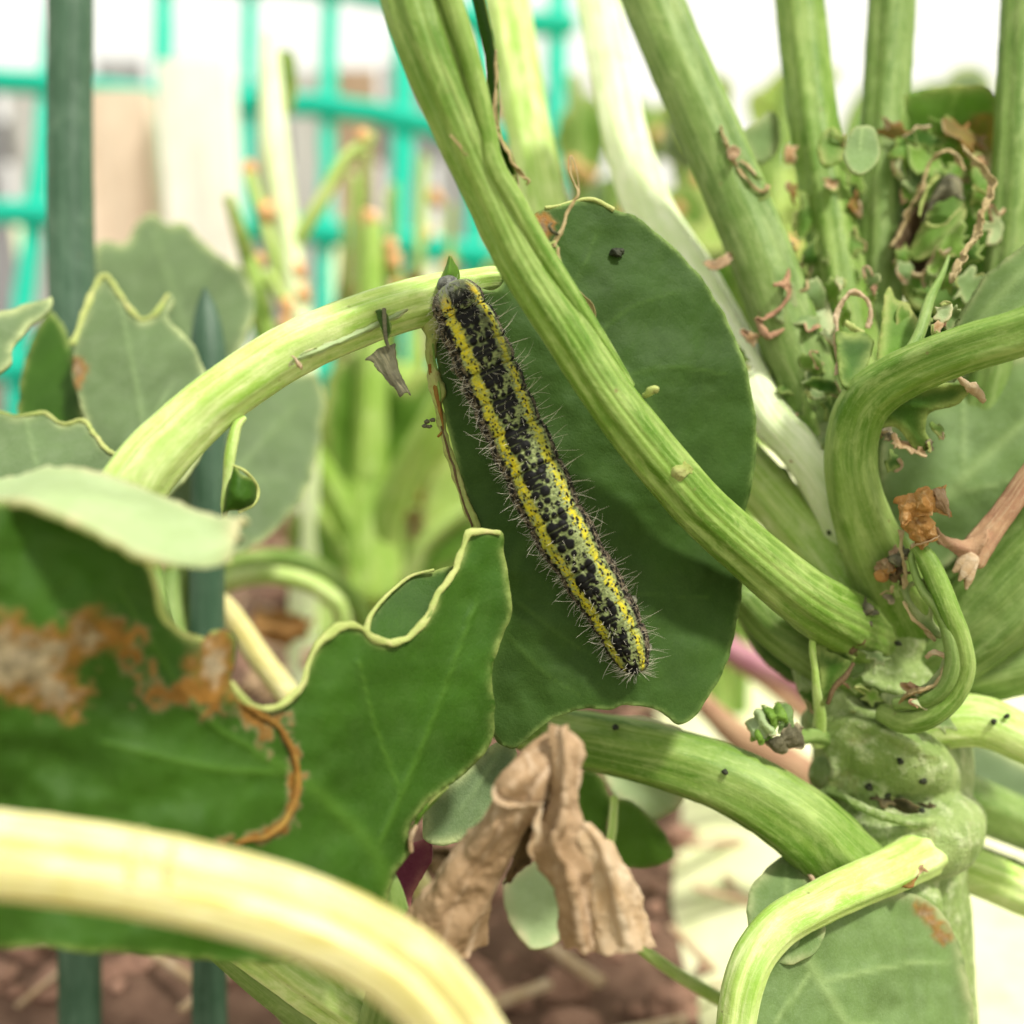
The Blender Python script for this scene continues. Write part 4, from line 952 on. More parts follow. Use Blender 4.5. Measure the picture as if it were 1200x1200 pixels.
sheet('fold', [[(652, 848, 86.5), (655, 850, 85.5), (661, 858, 86)], [(646, 880, 86), (660, 872, 84.2), (676, 880, 86)], [(644, 920, 86.4), (660, 915, 84), (677, 915, 86)], [(640, 960, 86.6), (656, 955, 84), (676, 960, 86)], [(622, 985, 87), (650, 990, 84), (676, 990, 86)], [(634, 1015, 87.4), (660, 1015, 84.2), (690, 1015, 86)], [(648, 1050, 88), (672, 1060, 85), (698, 1050, 86.5)], [(655, 1110, 89), (685, 1115, 86), (712, 1110, 87.5)]], M['dry'], dl, 150, 60, .08, .7, .55, 3, .4, (15, .35))
sheet('fold', [[(672, 958, 86.4), (680, 965, 85.8), (690, 975, 86.5)], [(676, 985, 86), (700, 985, 85), (718, 995, 87)], [(684, 1020, 86), (712, 1015, 84.8), (736, 1025, 87.2)], [(690, 1052, 86.4), (722, 1050, 85), (750, 1050, 88)], [(700, 1115, 87), (735, 1115, 86), (770, 1110, 89)]], M['dry_pale'], dl, 120, 70, .08, .5, .5, 4, .35, (12, .3))
sheet('fold', [[(612, 930, 88.5), (630, 920, 88), (645, 910, 88)], [(606, 990, 90), (622, 985, 90), (640, 980, 88)], [(590, 1040, 91), (600, 1030, 91), (622, 1005, 89)]], M['dry_dark'], dl, 24, 20, .25, .5, .5, 5, .4)  # dark-coloured sheet added to paint shade into the cavity of the curled leaf
ribbon('curl', [(634, 946, 84.4, 2.5), (628, 962, 84, 3.5), (630, 978, 84, 3), (622, 992, 84.2, 3.5), (626, 1006, 84.6, 2)], M['dry_pale'], dl, seed=3.3)
# leaves between the dry leaf and the lower stalk
leaf('leaf_blade', [(500, 945), (540, 905), (580, 872), (605, 880), (600, 920), (570, 965), (530, 990), (500, 985)], [(500, 945, 103), (580, 872, 106), (530, 990, 103)], M['leaf_grey'], lp, spacing=5, seed=15, veins=[([(585, 880), (540, 950)], 4, 2)])
leaf('leaf_blade', [(430, 1030), (470, 995), (500, 985), (505, 1010), (485, 1045), (470, 1090), (440, 1100)], [(430, 1030, 108), (500, 985, 108), (470, 1090, 106)], M['purple'], lp, spacing=5, seed=16)

# ------------------------------------------------------------------ right cabbage: trunk and its many chewed stalks
r_org = P3(1062, 1500, 127); r_org[2] = 0
rp = thing('cabbage_plant', r_org, 'stout cabbage plant with a knobbly trunk, many chewed stalks and dry curled tips', 'plant')
def stalk(rows, m='stalk_green', rough=.035, seed=0, n=40, prof=None, name='leaf_stalk', step=.35, parent=None, flat=1.0):
    return tube(name, rows, M[m], parent or rp, n=n, step=step, prof=prof or ridged((4, 7, 11), (.04, .035, .015), (seed, seed * 1.7, seed * .6)), rough=rough, seed=seed, flat=flat)
parts_, off = [], 0
TV, TF = [], []
def add_lump(rows, n=32, rough=.1, seed=0.0):
    global off
    V, F, fl = tube_data(rows, n=n, step=.6, rough=rough, rfreq=.25, seed=seed)
    TV.append(V)
    for f in F:
        TF.append(f + off if f.shape[1] == 4 else np.hstack([f, f[:, 2:3]]) + off)
    off += len(V)
add_lump([(1010, 640, 131, 36), (1022, 700, 129, 60), (1030, 760, 128, 74), (1042, 830, 127, 84), (1045, 900, 127, 90), (1040, 960, 127, 86), (1045, 1050, 127, 86), (1052, 1160, 127, 84), (1060, 1300, 127, 84), (1062, 1500, 127, 84)], 60, .12, 3)
for k, rows in enumerate([
    [(948, 846, 121, 14), (975, 850, 118.6, 30), (1020, 870, 117.6, 42), (1070, 895, 118.4, 42), (1108, 915, 122, 24)],
    [(960, 905, 121, 20), (1000, 915, 119, 34), (1040, 925, 119, 26)],
    [(968, 955, 120, 20), (1010, 965, 118, 30), (1060, 985, 117.4, 44), (1105, 975, 118.4, 46), (1128, 955, 122, 26)],
    [(985, 1030, 119, 30), (1020, 1050, 117, 44), (1070, 1060, 118, 44)],
    [(1000, 1130, 120, 30), (1050, 1140, 118, 50), (1100, 1120, 121, 34)],
    [(1000, 1230, 121, 40), (1060, 1240, 119, 50), (1110, 1230, 122, 34)],
    [(975, 775, 122.5, 18), (1015, 780, 119.6, 30), (1060, 796, 119, 28), (1095, 806, 121, 22)],
    [(995, 738, 123, 28), (1040, 748, 120.6, 34), (1085, 765, 121, 30)],
    [(1085, 850, 120, 30), (1120, 842, 121, 26)],
    [(940, 780, 121, 14), (958, 805, 119.6, 24), (985, 830, 119, 24), (1010, 845, 120, 14)],
    [(950, 850, 118, 5), (1000, 846, 114.8, 7), (1050, 864, 113.4, 7), (1095, 886, 114.6, 6), (1122, 902, 118.6, 4)],
    [(955, 928, 118, 5), (985, 932, 116, 6), (1010, 946, 114.6, 7), (1050, 960, 113.2, 7), (1095, 962, 114.2, 6), (1125, 950, 118, 4)],
    [(985, 955, 117, 5), (1000, 985, 115.4, 6), (1012, 1015, 114.6, 6), (1018, 1050, 114, 5)],
    [(995, 792, 117, 5), (1040, 808, 115.6, 6), (1085, 816, 116.4, 5)],
    [(960, 868, 117.6, 5), (978, 896, 116.4, 6), (970, 925, 117.4, 4)],
    [(1000, 1085, 116, 6), (1050, 1100, 113.4, 7), (1105, 1080, 116, 6)]]):
    add_lump(rows, 30, .16, k + 11)
trunk = mk('main_stem', np.vstack(TV), TF, M['trunk'], rp)
md = trunk.modifiers.new('fuse', 'REMESH'); md.mode = 'VOXEL'; md.voxel_size = .04; md.use_smooth_shade = True
md = trunk.modifiers.new('soften', 'SMOOTH'); md.factor = .5; md.iterations = 5
def ds_prof(th, s):
    w = lambda c, k: np.exp(-((((th - c + math.pi) % (2 * math.pi)) - math.pi) / k) ** 2)
    return 1 + .03 * np.cos(5 * th + .4) - .075 * w(-.15, .13) - .04 * w(.55, .14) - .04 * w(-.85, .2) + .04 * w(.2, .25) + .03 * w(.95, .2) + .015 * np.cos(13 * th + 2) + .01 * np.cos(23 * th)
ds = stalk([(470, -60, 90, 40), (497, 40, 90, 37), (540, 150, 91.5, 33), (566, 210, 92.6, 30), (608, 300, 94.2, 29), (662, 385, 95.6, 29), (705, 452, 97.0, 29), (745, 506, 98.4, 30.5), (786, 556, 100, 31), (828, 602, 101.8, 31), (893, 660, 105, 32.5), (945, 702, 108.5, 35), (985, 727, 114, 38), (1020, 745, 121, 38), (1050, 760, 128, 34)], n=120, step=.2, rough=.02, seed=1, prof=ds_prof)
sheet('node_patch', [[(778, 552, 98.4), (784, 543, 97.9), (794, 536, 98.6)], [(787, 560, 97.4), (794, 551, 96.95), (804, 543, 98.2)], [(797, 568, 98.2), (804, 560, 97.7), (814, 552, 98.9)]], M['margin_mottled'], ds, 24, 24, .15, .25, 1.2, 3, .35)
# second strand of the diagonal stalk with its torn wing and dry threads
stalk([(500, -90, 87, 13), (548, 60, 88.8, 12), (570, 150, 90.2, 11), (578, 192, 90.8, 12), (600, 232, 91.8, 13), (633, 290, 93.2, 12), (668, 345, 94.4, 11), (704, 398, 95.8, 8), (740, 452, 97.6, 4)], n=40, seed=5, name='strand', parent=ds)
sheet('wing', [[(545, -80, 91), (540, -75, 92), (535, -70, 92.5)], [(580, 60, 92), (575, 65, 92.6), (568, 70, 93)], [(584, 150, 92), (579, 152, 93), (574, 155, 93.4)], [(598, 180, 92.5), (588, 190, 93.6), (580, 200, 93.8)], [(604, 208, 93), (600, 216, 93.8), (596, 226, 94)], [(606, 232, 93.4), (606, 240, 94), (604, 250, 94.2)], [(618, 258, 93.8), (616, 262, 94.4), (612, 268, 94.5)]], M['leaf_green'], ds, 36, 14, .2, .12, .8, 6, .1)
WG, WGD = leaf('wing', [(606, 236), (618, 258), (634, 284), (642, 287), (650, 284), (655, 290), (657, 306), (662, 322), (674, 336), (686, 348), (695, 368), (705, 395), (690, 400), (660, 360), (630, 318), (604, 270)], [(610, 246, 93), (642, 287, 94), (699, 390, 97), (640, 318, 94.4), (686, 348, 97)], M['leaf_wing'], ds, spacing=4, thick=.25, wave=.15, edge=3, seed=20)
for k, (rows, m) in enumerate([
    ([(582, 152, 91.8, 1.6), (590, 168, 92, 2), (597, 178, 92.2, 2.6), (600, 190, 92.4, 2.6), (608, 200, 92.6, 2.4), (614, 208, 92.6, 2), (619, 212, 92.4, 2.6), (617, 216, 92.4, 1.5)], 'dry_thread'),
    ([(581, 60, 91.8, 1.5), (580, 110, 91.8, 1.6), (582, 152, 91.8, 1.6)], 'dry_thread'),
    ([(602, 204, 92.8, 2), (603, 220, 93, 1.4), (606, 234, 93.2, 1.8), (612, 250, 93.4, 2.4), (624, 270, 93.7, 3), (634, 284, 93.9, 2.6), (642, 287, 93.9, 2), (650, 284, 93.9, 2)], 'margin'),
    ([(652, 290, 93.9, 3), (656, 270, 94, 2.6), (662, 255, 94.2, 2.2), (672, 240, 94.3, 2), (678, 228, 94.4, 2), (673, 212, 94.3, 1.5), (669, 200, 94.2, 1.2), (668, 186, 94.2, 1), (671, 184, 94.3, .9), (677, 204, 94.4, 1.2), (679, 222, 94.5, 1.6), (676, 232, 94.5, 2)], 'dry_thread'),
    ([(655, 290, 93.9, 2.4), (656, 306, 94.1, 1.4), (661, 320, 94.8, 1.3), (672, 334, 95.6, 1.3), (682, 346, 96.2, 1.5), (690, 356, 96.6, 2), (696, 372, 96.9, 1.6), (699, 390, 97, 1)], 'dry_thread'),
    ([(655, 275, 94, 1.5), (648, 270, 93.6, 2.4), (645, 264, 93.6, 2), (648, 262, 93.8, 1.5)], 'dry_grey'),
    ([(528, 158, 89, .6), (540, 172, 89.6, .9), (546, 182, 90, 1.2)], 'dry_thread'), ([(545, 180, 89.7, 1), (554, 190, 90.2, .8), (572, 218, 91, .8)], 'dry_thread'),
    ([(754, 466, 97.3, 3), (765, 457, 96.6, 4), (772, 460, 96.8, 3)], 'margin')]):
    ribbon('dry_thread', rows, M[m], ds, seed=k * 1.3)

stalk([(575, -120, 166, 27), (600, 40, 156, 27), (612, 110, 153, 27), (628, 190, 149, 26), (655, 280, 144, 27), (760, 420, 136, 28), (850, 520, 128, 29), (925, 605, 123, 32), (985, 680, 121, 36), (1020, 740, 122, 40)], 'stalk_pale', seed=2, step=.6)
stalk([(680, -120, 160, 24), (708, 40, 150, 26), (722, 110, 147, 27), (735, 170, 144, 28), (762, 250, 140, 30), (806, 320, 134, 31), (858, 410, 127, 30), (900, 485, 121, 27), (940, 530, 118.5, 26), (980, 590, 119, 30), (1015, 670, 122, 34)], 'stalk_white', seed=3, step=.6)
stalk([(905, 560, 127, 20), (930, 630, 125, 26), (970, 690, 123, 34), (1010, 740, 123, 40)], 'stalk_dull', seed=31, step=.6)
stalk([(870, 700, 116, 18), (905, 735, 117, 24), (950, 765, 118, 28), (1000, 790, 120, 32)], 'stalk_dull', seed=32, step=.6)
stalk([(740, -60, 132, 34), (790, 60, 129, 35), (832, 155, 127, 35.5), (866, 235, 125, 36), (900, 320, 123, 37), (935, 420, 121.5, 37), (962, 500, 121, 36), (985, 580, 121.5, 36), (1010, 680, 124, 36)], 'stalk_dull', seed=4)
stalk([(930, -60, 136, 26), (945, 80, 134, 27), (957, 170, 132, 27), (970, 250, 130, 28), (983, 330, 128.5, 30), (996, 420, 127, 32), (1006, 540, 126, 30), (1015, 680, 126, 30)], 'stalk_green', seed=6)
stalk([(1048, -60, 134, 26), (1040, 80, 133, 26), (1034, 170, 132, 26.5), (1030, 260, 131, 27), (1027, 360, 130, 27), (1030, 470, 129.5, 28), (1030, 680, 128, 30)], 'stalk_dull', seed=7)
stalk([(1200, -60, 128, 22), (1192, 80, 127, 22), (1186, 200, 126, 23), (1176, 320, 125.5, 22), (1160, 440, 126, 24), (1110, 640, 126, 30)], 'stalk_dull', seed=8)
H = stalk([(1320, 330, 95, 28), (1255, 365, 96.5, 29), (1200, 389, 98.5, 29), (1130, 410, 101.5, 29), (1066, 436, 105.5, 30), (1020, 466, 108.5, 31), (1000, 508, 110.5, 31), (999, 560, 112, 31), (1012, 612, 114, 35), (1036, 668, 117, 42), (1060, 715, 121, 50)], 'stalk_green', seed=9, n=60, step=.25, rough=.03)
stalk([(1270, 600, 117, 58), (1215, 660, 118, 60), (1160, 715, 119, 54), (1110, 760, 120.5, 46), (1060, 790, 123, 40)], 'stalk_dull', seed=10, n=56)
stalk([(1270, 560, 122, 30), (1210, 592, 123, 32), (1150, 632, 124, 30), (1090, 690, 125, 30)], 'stalk_dull', seed=12)
stalk([(1270, 760, 121, 38), (1205, 770, 121, 40), (1145, 785, 122, 38), (1090, 800, 124, 36)], 'stalk_dull', seed=13)
stalk([(1280, 905, 116, 26), (1205, 868, 117, 27), (1150, 845, 118, 30), (1100, 846, 119, 32), (1050, 855, 121, 34)], 'stalk_pale', seed=14)
stalk([(545, 820, 120, 26), (600, 842, 119, 30), (650, 860, 117.5, 33), (720, 874, 115.5, 35), (800, 894, 113.5, 38), (870, 921, 112, 41), (935, 962, 112, 44), (985, 1008, 114, 48), (1030, 1050, 119, 50)], 'stalk_green', seed=15, n=60)
leaf('wing', [(610, 838), (640, 834), (700, 836), (760, 842), (800, 858), (760, 866), (700, 862), (640, 872)], [(610, 838, 121), (700, 836, 118.5), (800, 858, 114), (640, 872, 115)], M['leaf_pale'], rp, spacing=5, seed=40)
stalk([(855, 1420, 103, 20), (858, 1260, 102, 22), (872, 1150, 102, 24), (908, 1090, 103.5, 25), (970, 1053, 105.8, 25), (1040, 1022, 110.5, 26), (1085, 998, 116, 29), (1108, 982, 122, 30), (1112, 960, 129, 28)], 'stalk_pale', seed=16)
stalk([(1280, 1080, 125, 26), (1200, 1045, 126, 26), (1140, 1020, 126, 26), (1080, 1000, 127, 26)], 'stalk_pale', seed=17)
stalk([(1280, 990, 134, 26), (1200, 965, 133, 28), (1120, 930, 131, 30), (1070, 900, 129, 30)], 'stalk_dull', seed=18)
leaf('leaf_blade', [(878, 1052), (892, 1022), (915, 1003), (935, 1006), (955, 1035), (968, 1060), (960, 1110), (915, 1130), (880, 1100)], [(878, 1052, 108), (925, 1003, 113), (968, 1060, 107), (915, 1130, 104)], M['leaf_blue'], rp, spacing=5, seed=22, veins=[([(920, 1120), (922, 1010)], 4, 2)])
leaf('leaf_blade', [(905, 1085), (955, 1062), (1010, 1050), (1065, 1046), (1105, 1070), (1128, 1120), (1140, 1190), (1120, 1260), (1060, 1310), (980, 1320), (900, 1280), (868, 1210), (872, 1140)], [(905, 1085, 104.5), (1065, 1046, 111.5), (1140, 1190, 113), (980, 1320, 100), (868, 1210, 101), (1000, 1180, 105)], M['leaf_blue'], rp, spacing=6, thick=.35, wave=1.0, seed=72, wfreq=1 / 60, veins=[([(920, 1085), (980, 1180), (1040, 1290)], 8, 4), ([(960, 1150), (1060, 1130), (1110, 1130)], 4, 2), ([(990, 1200), (1080, 1210)], 4, 2), ([(950, 1140), (900, 1210)], 4, 2)], stains=[('area', [(1075, 1060), (1100, 1075), (1112, 1105), (1090, 1095)], 5)])
tube('margin', [(928, 1003, 112, 2), (940, 1012, 111, 3), (952, 1030, 109.4, 3), (964, 1052, 107.4, 3)], M['dry_pale'], rp, n=8)
# broad leaves
leaf('leaf_blade', [(1030, 540), (1040, 500), (1060, 470), (1110, 440), (1180, 420), (1260, 405), (1300, 470), (1280, 580), (1210, 600), (1150, 630), (1100, 668), (1060, 640), (1036, 600)],
     [(1030, 540, 121), (1110, 440, 127), (1260, 405, 122), (1280, 580, 114), (1100, 668, 121), (1060, 640, 122)], M['leaf_blue'], rp, veins=[([(1060, 640), (1130, 560), (1260, 440)], 9, 4), ([(1110, 580), (1200, 560)], 4, 2), ([(1130, 560), (1130, 470)], 3, 1.5)], spacing=6, thick=.4, wave=.8, seed=23)
leaf('leaf_blade', [(1095, 470), (1110, 400), (1135, 350), (1160, 318), (1195, 290), (1240, 255), (1290, 250), (1300, 350), (1260, 372), (1200, 392), (1150, 408)],
     [(1095, 470, 110), (1160, 318, 115), (1290, 250, 108), (1300, 350, 98), (1200, 392, 102)], M['leaf_blue'], rp, veins=[([(1120, 430), (1160, 360), (1230, 285)], 8, 5), ([(1150, 380), (1220, 350)], 4, 2)], spacing=5, thick=.35, seed=24, edge=5)
leaf('leaf_blade', [(1055, 120), (1110, 100), (1165, 110), (1172, 200), (1168, 290), (1150, 350), (1110, 370), (1060, 350), (1050, 270), (1048, 190)],
     [(1055, 120, 131), (1165, 110, 130), (1150, 350, 128), (1060, 350, 129), (1110, 200, 134)], M['leaf_bright'], rp, veins=[([(1060, 340), (1090, 220), (1120, 110)], 6, 3), ([(1080, 260), (1150, 180)], 4, 2)],
     stains=[('area', [(1140, 150), (1172, 150), (1172, 215), (1155, 230), (1135, 190)], 8)], spacing=6, wave=1, seed=25)
leaf('leaf_blade', [(868, 160), (880, 146), (905, 130), (915, 160), (900, 190), (880, 186)], [(868, 160, 133), (905, 130, 135), (880, 186, 133)], M['leaf_blue'], rp, spacing=5, seed=26)
leaf('leaf_blade', [(960, 160), (978, 150), (990, 172), (985, 190), (968, 196), (958, 180)], [(960, 160, 124), (990, 172, 124), (968, 196, 123)], M['leaf_bright'], rp, spacing=4, seed=27)
leaf('leaf_blade', [(994, 158), (1004, 148), (1020, 148), (1028, 160), (1031, 180), (1024, 196), (1008, 203), (995, 196), (990, 178)], [(994, 158, 117.5), (1020, 148, 118.5), (1031, 180, 117), (1008, 203, 115)], M['leaf_blue'], rp, spacing=3.5, seed=28, edge=3, wave=.4, veins=[([(1010, 150), (1008, 175)], 2, 1)])
leaf('leaf_blade', [(1065, 300), (1080, 262), (1092, 225), (1110, 205), (1128, 215), (1134, 240), (1128, 262), (1110, 280), (1090, 300)], [(1065, 300, 125), (1110, 205, 128), (1134, 240, 126), (1090, 300, 124)], M['leaf_bright'], rp, spacing=4, seed=29, wave=.5)
sheet('withered_leaf_and_hole', [[(1046, 285, 126), (1056, 262, 127), (1072, 240, 127.5), (1084, 214, 127)], [(1050, 300, 125), (1062, 285, 128), (1076, 270, 129), (1088, 250, 127)], [(1056, 312, 125), (1068, 308, 128), (1084, 298, 128), (1096, 285, 125)], [(1064, 320, 125), (1074, 322, 126), (1086, 314, 126), (1097, 298, 125)]], M['dry_dark'], rp, 30, 26, .2, .5, .5, 8, .2)  # dark brown sheet painted in place of the dark hole in the leaf
sheet('withered_leaf_and_hole', [[(1080, 262, 124), (1088, 240, 124.5), (1102, 214, 125)], [(1085, 250, 123.4), (1098, 226, 123), (1112, 205, 124)], [(1096, 238, 123.4), (1110, 222, 123), (1124, 210, 124)], [(1112, 232, 124), (1122, 232, 123.8), (1132, 235, 124.2)]], M['dry_grey'], rp, 24, 20, .2, .4, .7, 9, .2)
for k, (rows, m) in enumerate([
    ([(1044, 290, 124.5, 3), (1060, 258, 125, 3), (1078, 222, 125, 2.5), (1090, 190, 125, 3), (1108, 175, 124.5, 3.5), (1122, 182, 124, 3), (1130, 200, 124, 3)], 'dry_thread'),
    ([(1078, 255, 123, 1.6), (1082, 235, 123, 1.8), (1090, 215, 123, 2), (1100, 205, 123, 2)], 'margin'),
    ([(1084, 262, 123, 2.4), (1095, 266, 122.8, 2.2), (1110, 262, 122.8, 2), (1126, 245, 123, 2)], 'margin'),
    ([(1064, 318, 124, 2), (1074, 322, 123.4, 3.5), (1084, 316, 123.4, 3), (1094, 304, 123.4, 2), (1098, 290, 123.6, 1.6)], 'dry_thread'),
    ([(1130, 172, 122, 5), (1146, 188, 120, 6), (1160, 205, 119, 6), (1164, 222, 118, 6), (1154, 250, 116, 7), (1145, 280, 114, 7), (1132, 300, 112, 7), (1118, 330, 111, 8)], 'dry_thread'),
    ([(1140, 219, 120, 2.5), (1148, 224, 120, 3), (1158, 228, 120, 3)], 'margin'),
    ([(1042, 340, 121, 5), (1041, 365, 120, 4.6), (1046, 390, 119, 5)], 'dry_pale'),
    ([(985, 440, 112, 5), (980, 400, 112.6, 4.5), (984, 365, 113, 4.5), (995, 346, 113, 5), (1008, 345, 113, 5), (1017, 356, 113, 4), (1016, 384, 112.6, 3)], 'dry_pale'),
    ([(990, 378, 112.8, 3), (1000, 386, 112.4, 3), (1014, 388, 112.4, 2.5)], 'margin'),
    ([(855, 183, 122, 3), (862, 178, 121.6, 4), (858, 190, 121.4, 3)], 'dry'),
    ([(826, 306, 122.5, 4), (835, 310, 122, 5), (848, 306, 122, 6), (860, 302, 122.5, 4)], 'dry'),
    ([(925, 315, 118.6, 2), (920, 330, 118.4, 3), (924, 342, 118.4, 2.5), (918, 355, 118.4, 2.4), (905, 366, 118.4, 2.5), (894, 374, 118.4, 3.5), (886, 376, 118.5, 4)], 'dry_twig'),
    ([(886, 372, 118.4, 4), (892, 385, 118.2, 6), (900, 394, 118.2, 6), (912, 390, 118.4, 4), (922, 386, 118.6, 1.5)], 'dry_twig'),
    ([(922, 332, 118.3, 4), (914, 332, 118, 2.5), (906, 334, 118, 2)], 'dry_twig')]):
    ribbon('dry_thread', rows, M[m], rp, seed=k * 1.3)
# torn wings along the third stalk
leaf('wing', [(848, 150), (860, 184), (872, 206), (885, 222), (898, 226), (903, 216), (898, 234), (880, 236), (862, 226), (850, 200)], [(848, 150, 124), (898, 226, 121.5), (862, 226, 122)], M['leaf_green'], rp, spacing=4, wave=.2, seed=33)
ribbon('dry_thread', [(842, 150, 123, 3), (853, 180, 122.2, 3), (862, 196, 122, 2.6), (880, 216, 121.5, 2), (896, 224, 121, 2.6), (900, 216, 121, 3)], M['dry_thread'], rp, seed=2)
leaf('wing', [(905, 370), (922, 356), (930, 330), (936, 370), (948, 382), (962, 388), (958, 394), (940, 390), (922, 384)], [(905, 370, 118.5), (930, 330, 119), (962, 388, 119.5)], M['leaf_blue'], rp, spacing=4, wave=.2, seed=34)
leaf('wing', [(932, 338), (950, 328), (962, 330), (972, 360), (978, 385), (966, 392), (946, 386), (936, 368)], [(932, 338, 121), (962, 330, 122), (966, 392, 120)], M['leaf_pale'], rp, spacing=4, wave=.3, seed=35)
leaf('wing', [(870, 440), (888, 425), (908, 430), (925, 470), (945, 520), (940, 535), (915, 505), (890, 470)], [(870, 440, 124), (908, 430, 122), (940, 535, 121)], M['leaf_bright'], rp, spacing=5, wave=.4, seed=36, stains=[('area', [(896, 458), (915, 470), (925, 490), (905, 480)], 5)])
# leaflets on the curved stalk
leaf('leaflet', [(978, 392), (986, 388), (1000, 390), (1016, 390), (1024, 400), (1014, 432), (1000, 452), (986, 446)], [(978, 392, 112), (1016, 390, 112), (1000, 452, 108)], M['leaf_green'], H, spacing=4, wave=.3, seed=37, veins=[([(1000, 450), (982, 400)], 4, 3)])
leaf('leaflet', [(1036, 350), (1044, 336), (1052, 350), (1066, 356), (1074, 372), (1080, 398), (1066, 430), (1040, 440), (1028, 420)], [(1036, 350, 113), (1074, 372, 112), (1066, 430, 106), (1028, 420, 108)], M['leaf_bright'], H, spacing=4, wave=.3, seed=38, veins=[([(1034, 430), (1040, 345)], 5, 4)])
tube('side_vein', [(1062, 420, 104.4, 8), (1078, 390, 106.4, 7), (1090, 350, 109, 6), (1104, 322, 112, 3.5), (1112, 300, 115, 1.5)], M['stalk_dull'], H, n=16, rough=.06)
leaf('leaflet', [(1024, 470), (1050, 458), (1085, 452), (1122, 447), (1142, 452), (1128, 470), (1106, 480), (1090, 486), (1086, 505), (1090, 524), (1076, 530), (1062, 512), (1046, 500), (1030, 505), (1020, 490)], [(1024, 470, 108), (1122, 447, 107.5), (1076, 530, 110.5), (1020, 490, 109)], M['leaf_green'], H, spacing=4, wave=.4, seed=39, veins=[([(1028, 476), (1060, 500), (1082, 525)], 3, 1.5), ([(1028, 474), (1070, 475), (1105, 480)], 3, 1.5), ([(1030, 470), (1080, 456), (1140, 450)], 5, 3), ([(1028, 478), (1036, 505)], 3, 1.5)])
ribbon('dry_thread', [(1114, 434, 105.6, 3), (1128, 444, 105.8, 4), (1138, 454, 106, 6), (1146, 462, 106.2, 6), (1154, 470, 106.4, 4)], M['dry_pale'], H, seed=3)
# hooked stalk with dry brown tip
hk = stalk([(1074, 640, 109, 8), (1086, 655, 108, 12), (1098, 680, 107.6, 13), (1112, 715, 107.2, 13), (1125, 750, 107.4, 13), (1130, 785, 108, 13), (1118, 815, 108.8, 13), (1092, 838, 109.8, 14), (1062, 846, 111.5, 14), (1036, 836, 114, 12)], 'stalk_green', seed=41, n=26, name='hooked_stalk')
stalk([(1076, 640, 109, 3), (1068, 655, 109, 4), (1080, 690, 108.2, 5), (1100, 715, 107.6, 7), (1112, 745, 107.2, 8), (1116, 780, 107.6, 9), (1104, 808, 108.4, 9), (1080, 822, 109.6, 9), (1050, 824, 111.4, 7)], 'stalk_dull', seed=42, n=20, name='strand', parent=hk)
leaf('wing', [(1062, 684), (1080, 678), (1090, 692), (1096, 712), (1092, 728), (1106, 742), (1100, 748), (1086, 740), (1076, 728), (1062, 708), (1056, 692)], [(1062, 684, 110), (1096, 712, 109), (1086, 740, 110)], M['leaf_blue'], hk, spacing=3, wave=.2, seed=43, holes=[[(1066, 690), (1080, 686), (1088, 704), (1086, 722), (1076, 716), (1066, 702)]])
leaf('wing', [(1034, 812), (1062, 812), (1090, 795), (1112, 762), (1118, 790), (1104, 815), (1070, 830), (1045, 828)], [(1034, 812, 113), (1112, 760, 109), (1070, 830, 110.5)], M['leaf_grey'], hk, spacing=4, wave=.4, seed=44)
for k, (rows, m) in enumerate([
    ([(1060, 705, 109.6, 2), (1070, 722, 109.2, 3), (1085, 738, 109, 3), (1096, 752, 108.6, 2)], 'dry_thread'),
    ([(1086, 772, 108.8, 4), (1094, 766, 108.2, 5), (1106, 772, 107.8, 5), (1110, 784, 107.8, 4)], 'dry_pale'),
    ([(1110, 780, 107.9, 3), (1100, 798, 108.2, 3), (1080, 810, 109, 4), (1062, 818, 110, 4), (1056, 826, 110.6, 3)], 'dry_thread'),
    ([(1058, 622, 109.4, 3), (1060, 650, 109.2, 3), (1064, 676, 109.4, 3), (1058, 690, 109.8, 2)], 'dry_thread'),
    ([(1070, 642, 107.6, 4), (1080, 638, 107, 5), (1092, 632, 106.8, 5), (1098, 628, 107.2, 3)], 'dry_pale')]):
    ribbon('dry_thread', rows, M[m], hk, seed=k * 1.7)
sheet('dry_tip', [[(1050, 592, 107.6), (1066, 577, 107), (1090, 571, 106.6), (1106, 570, 107.4)], [(1054, 602, 106.2), (1072, 592, 105.4), (1090, 586, 105.2), (1110, 590, 106.6)], [(1056, 620, 106.4), (1070, 610, 105.6), (1086, 602, 105.6), (1112, 606, 107)]], M['dry_orange'], hk, 50, 60, .1, .55, 1.5, 5, .5, (13, .3))
sheet('dry_tip', [[(1056, 616, 107.4), (1070, 606, 106.4), (1088, 600, 106.6)], [(1066, 630, 107), (1082, 624, 105.8), (1096, 618, 106.8)], [(1082, 640, 107.6), (1090, 636, 106.8), (1098, 628, 107.6)]], M['dry_orange'], hk, 44, 40, .1, .5, 1.5, 6, .5, (9, .25))
sheet('dry_tip', [[(1092, 574, 106.2), (1100, 572, 106), (1108, 572, 106.4)], [(1098, 588, 105.6), (1106, 588, 105.2), (1112, 590, 106)], [(1108, 600, 106), (1112, 602, 105.8), (1115, 606, 106.2)]], M['dry'], hk, 26, 24, .1, .3, 1.6, 7, .4)
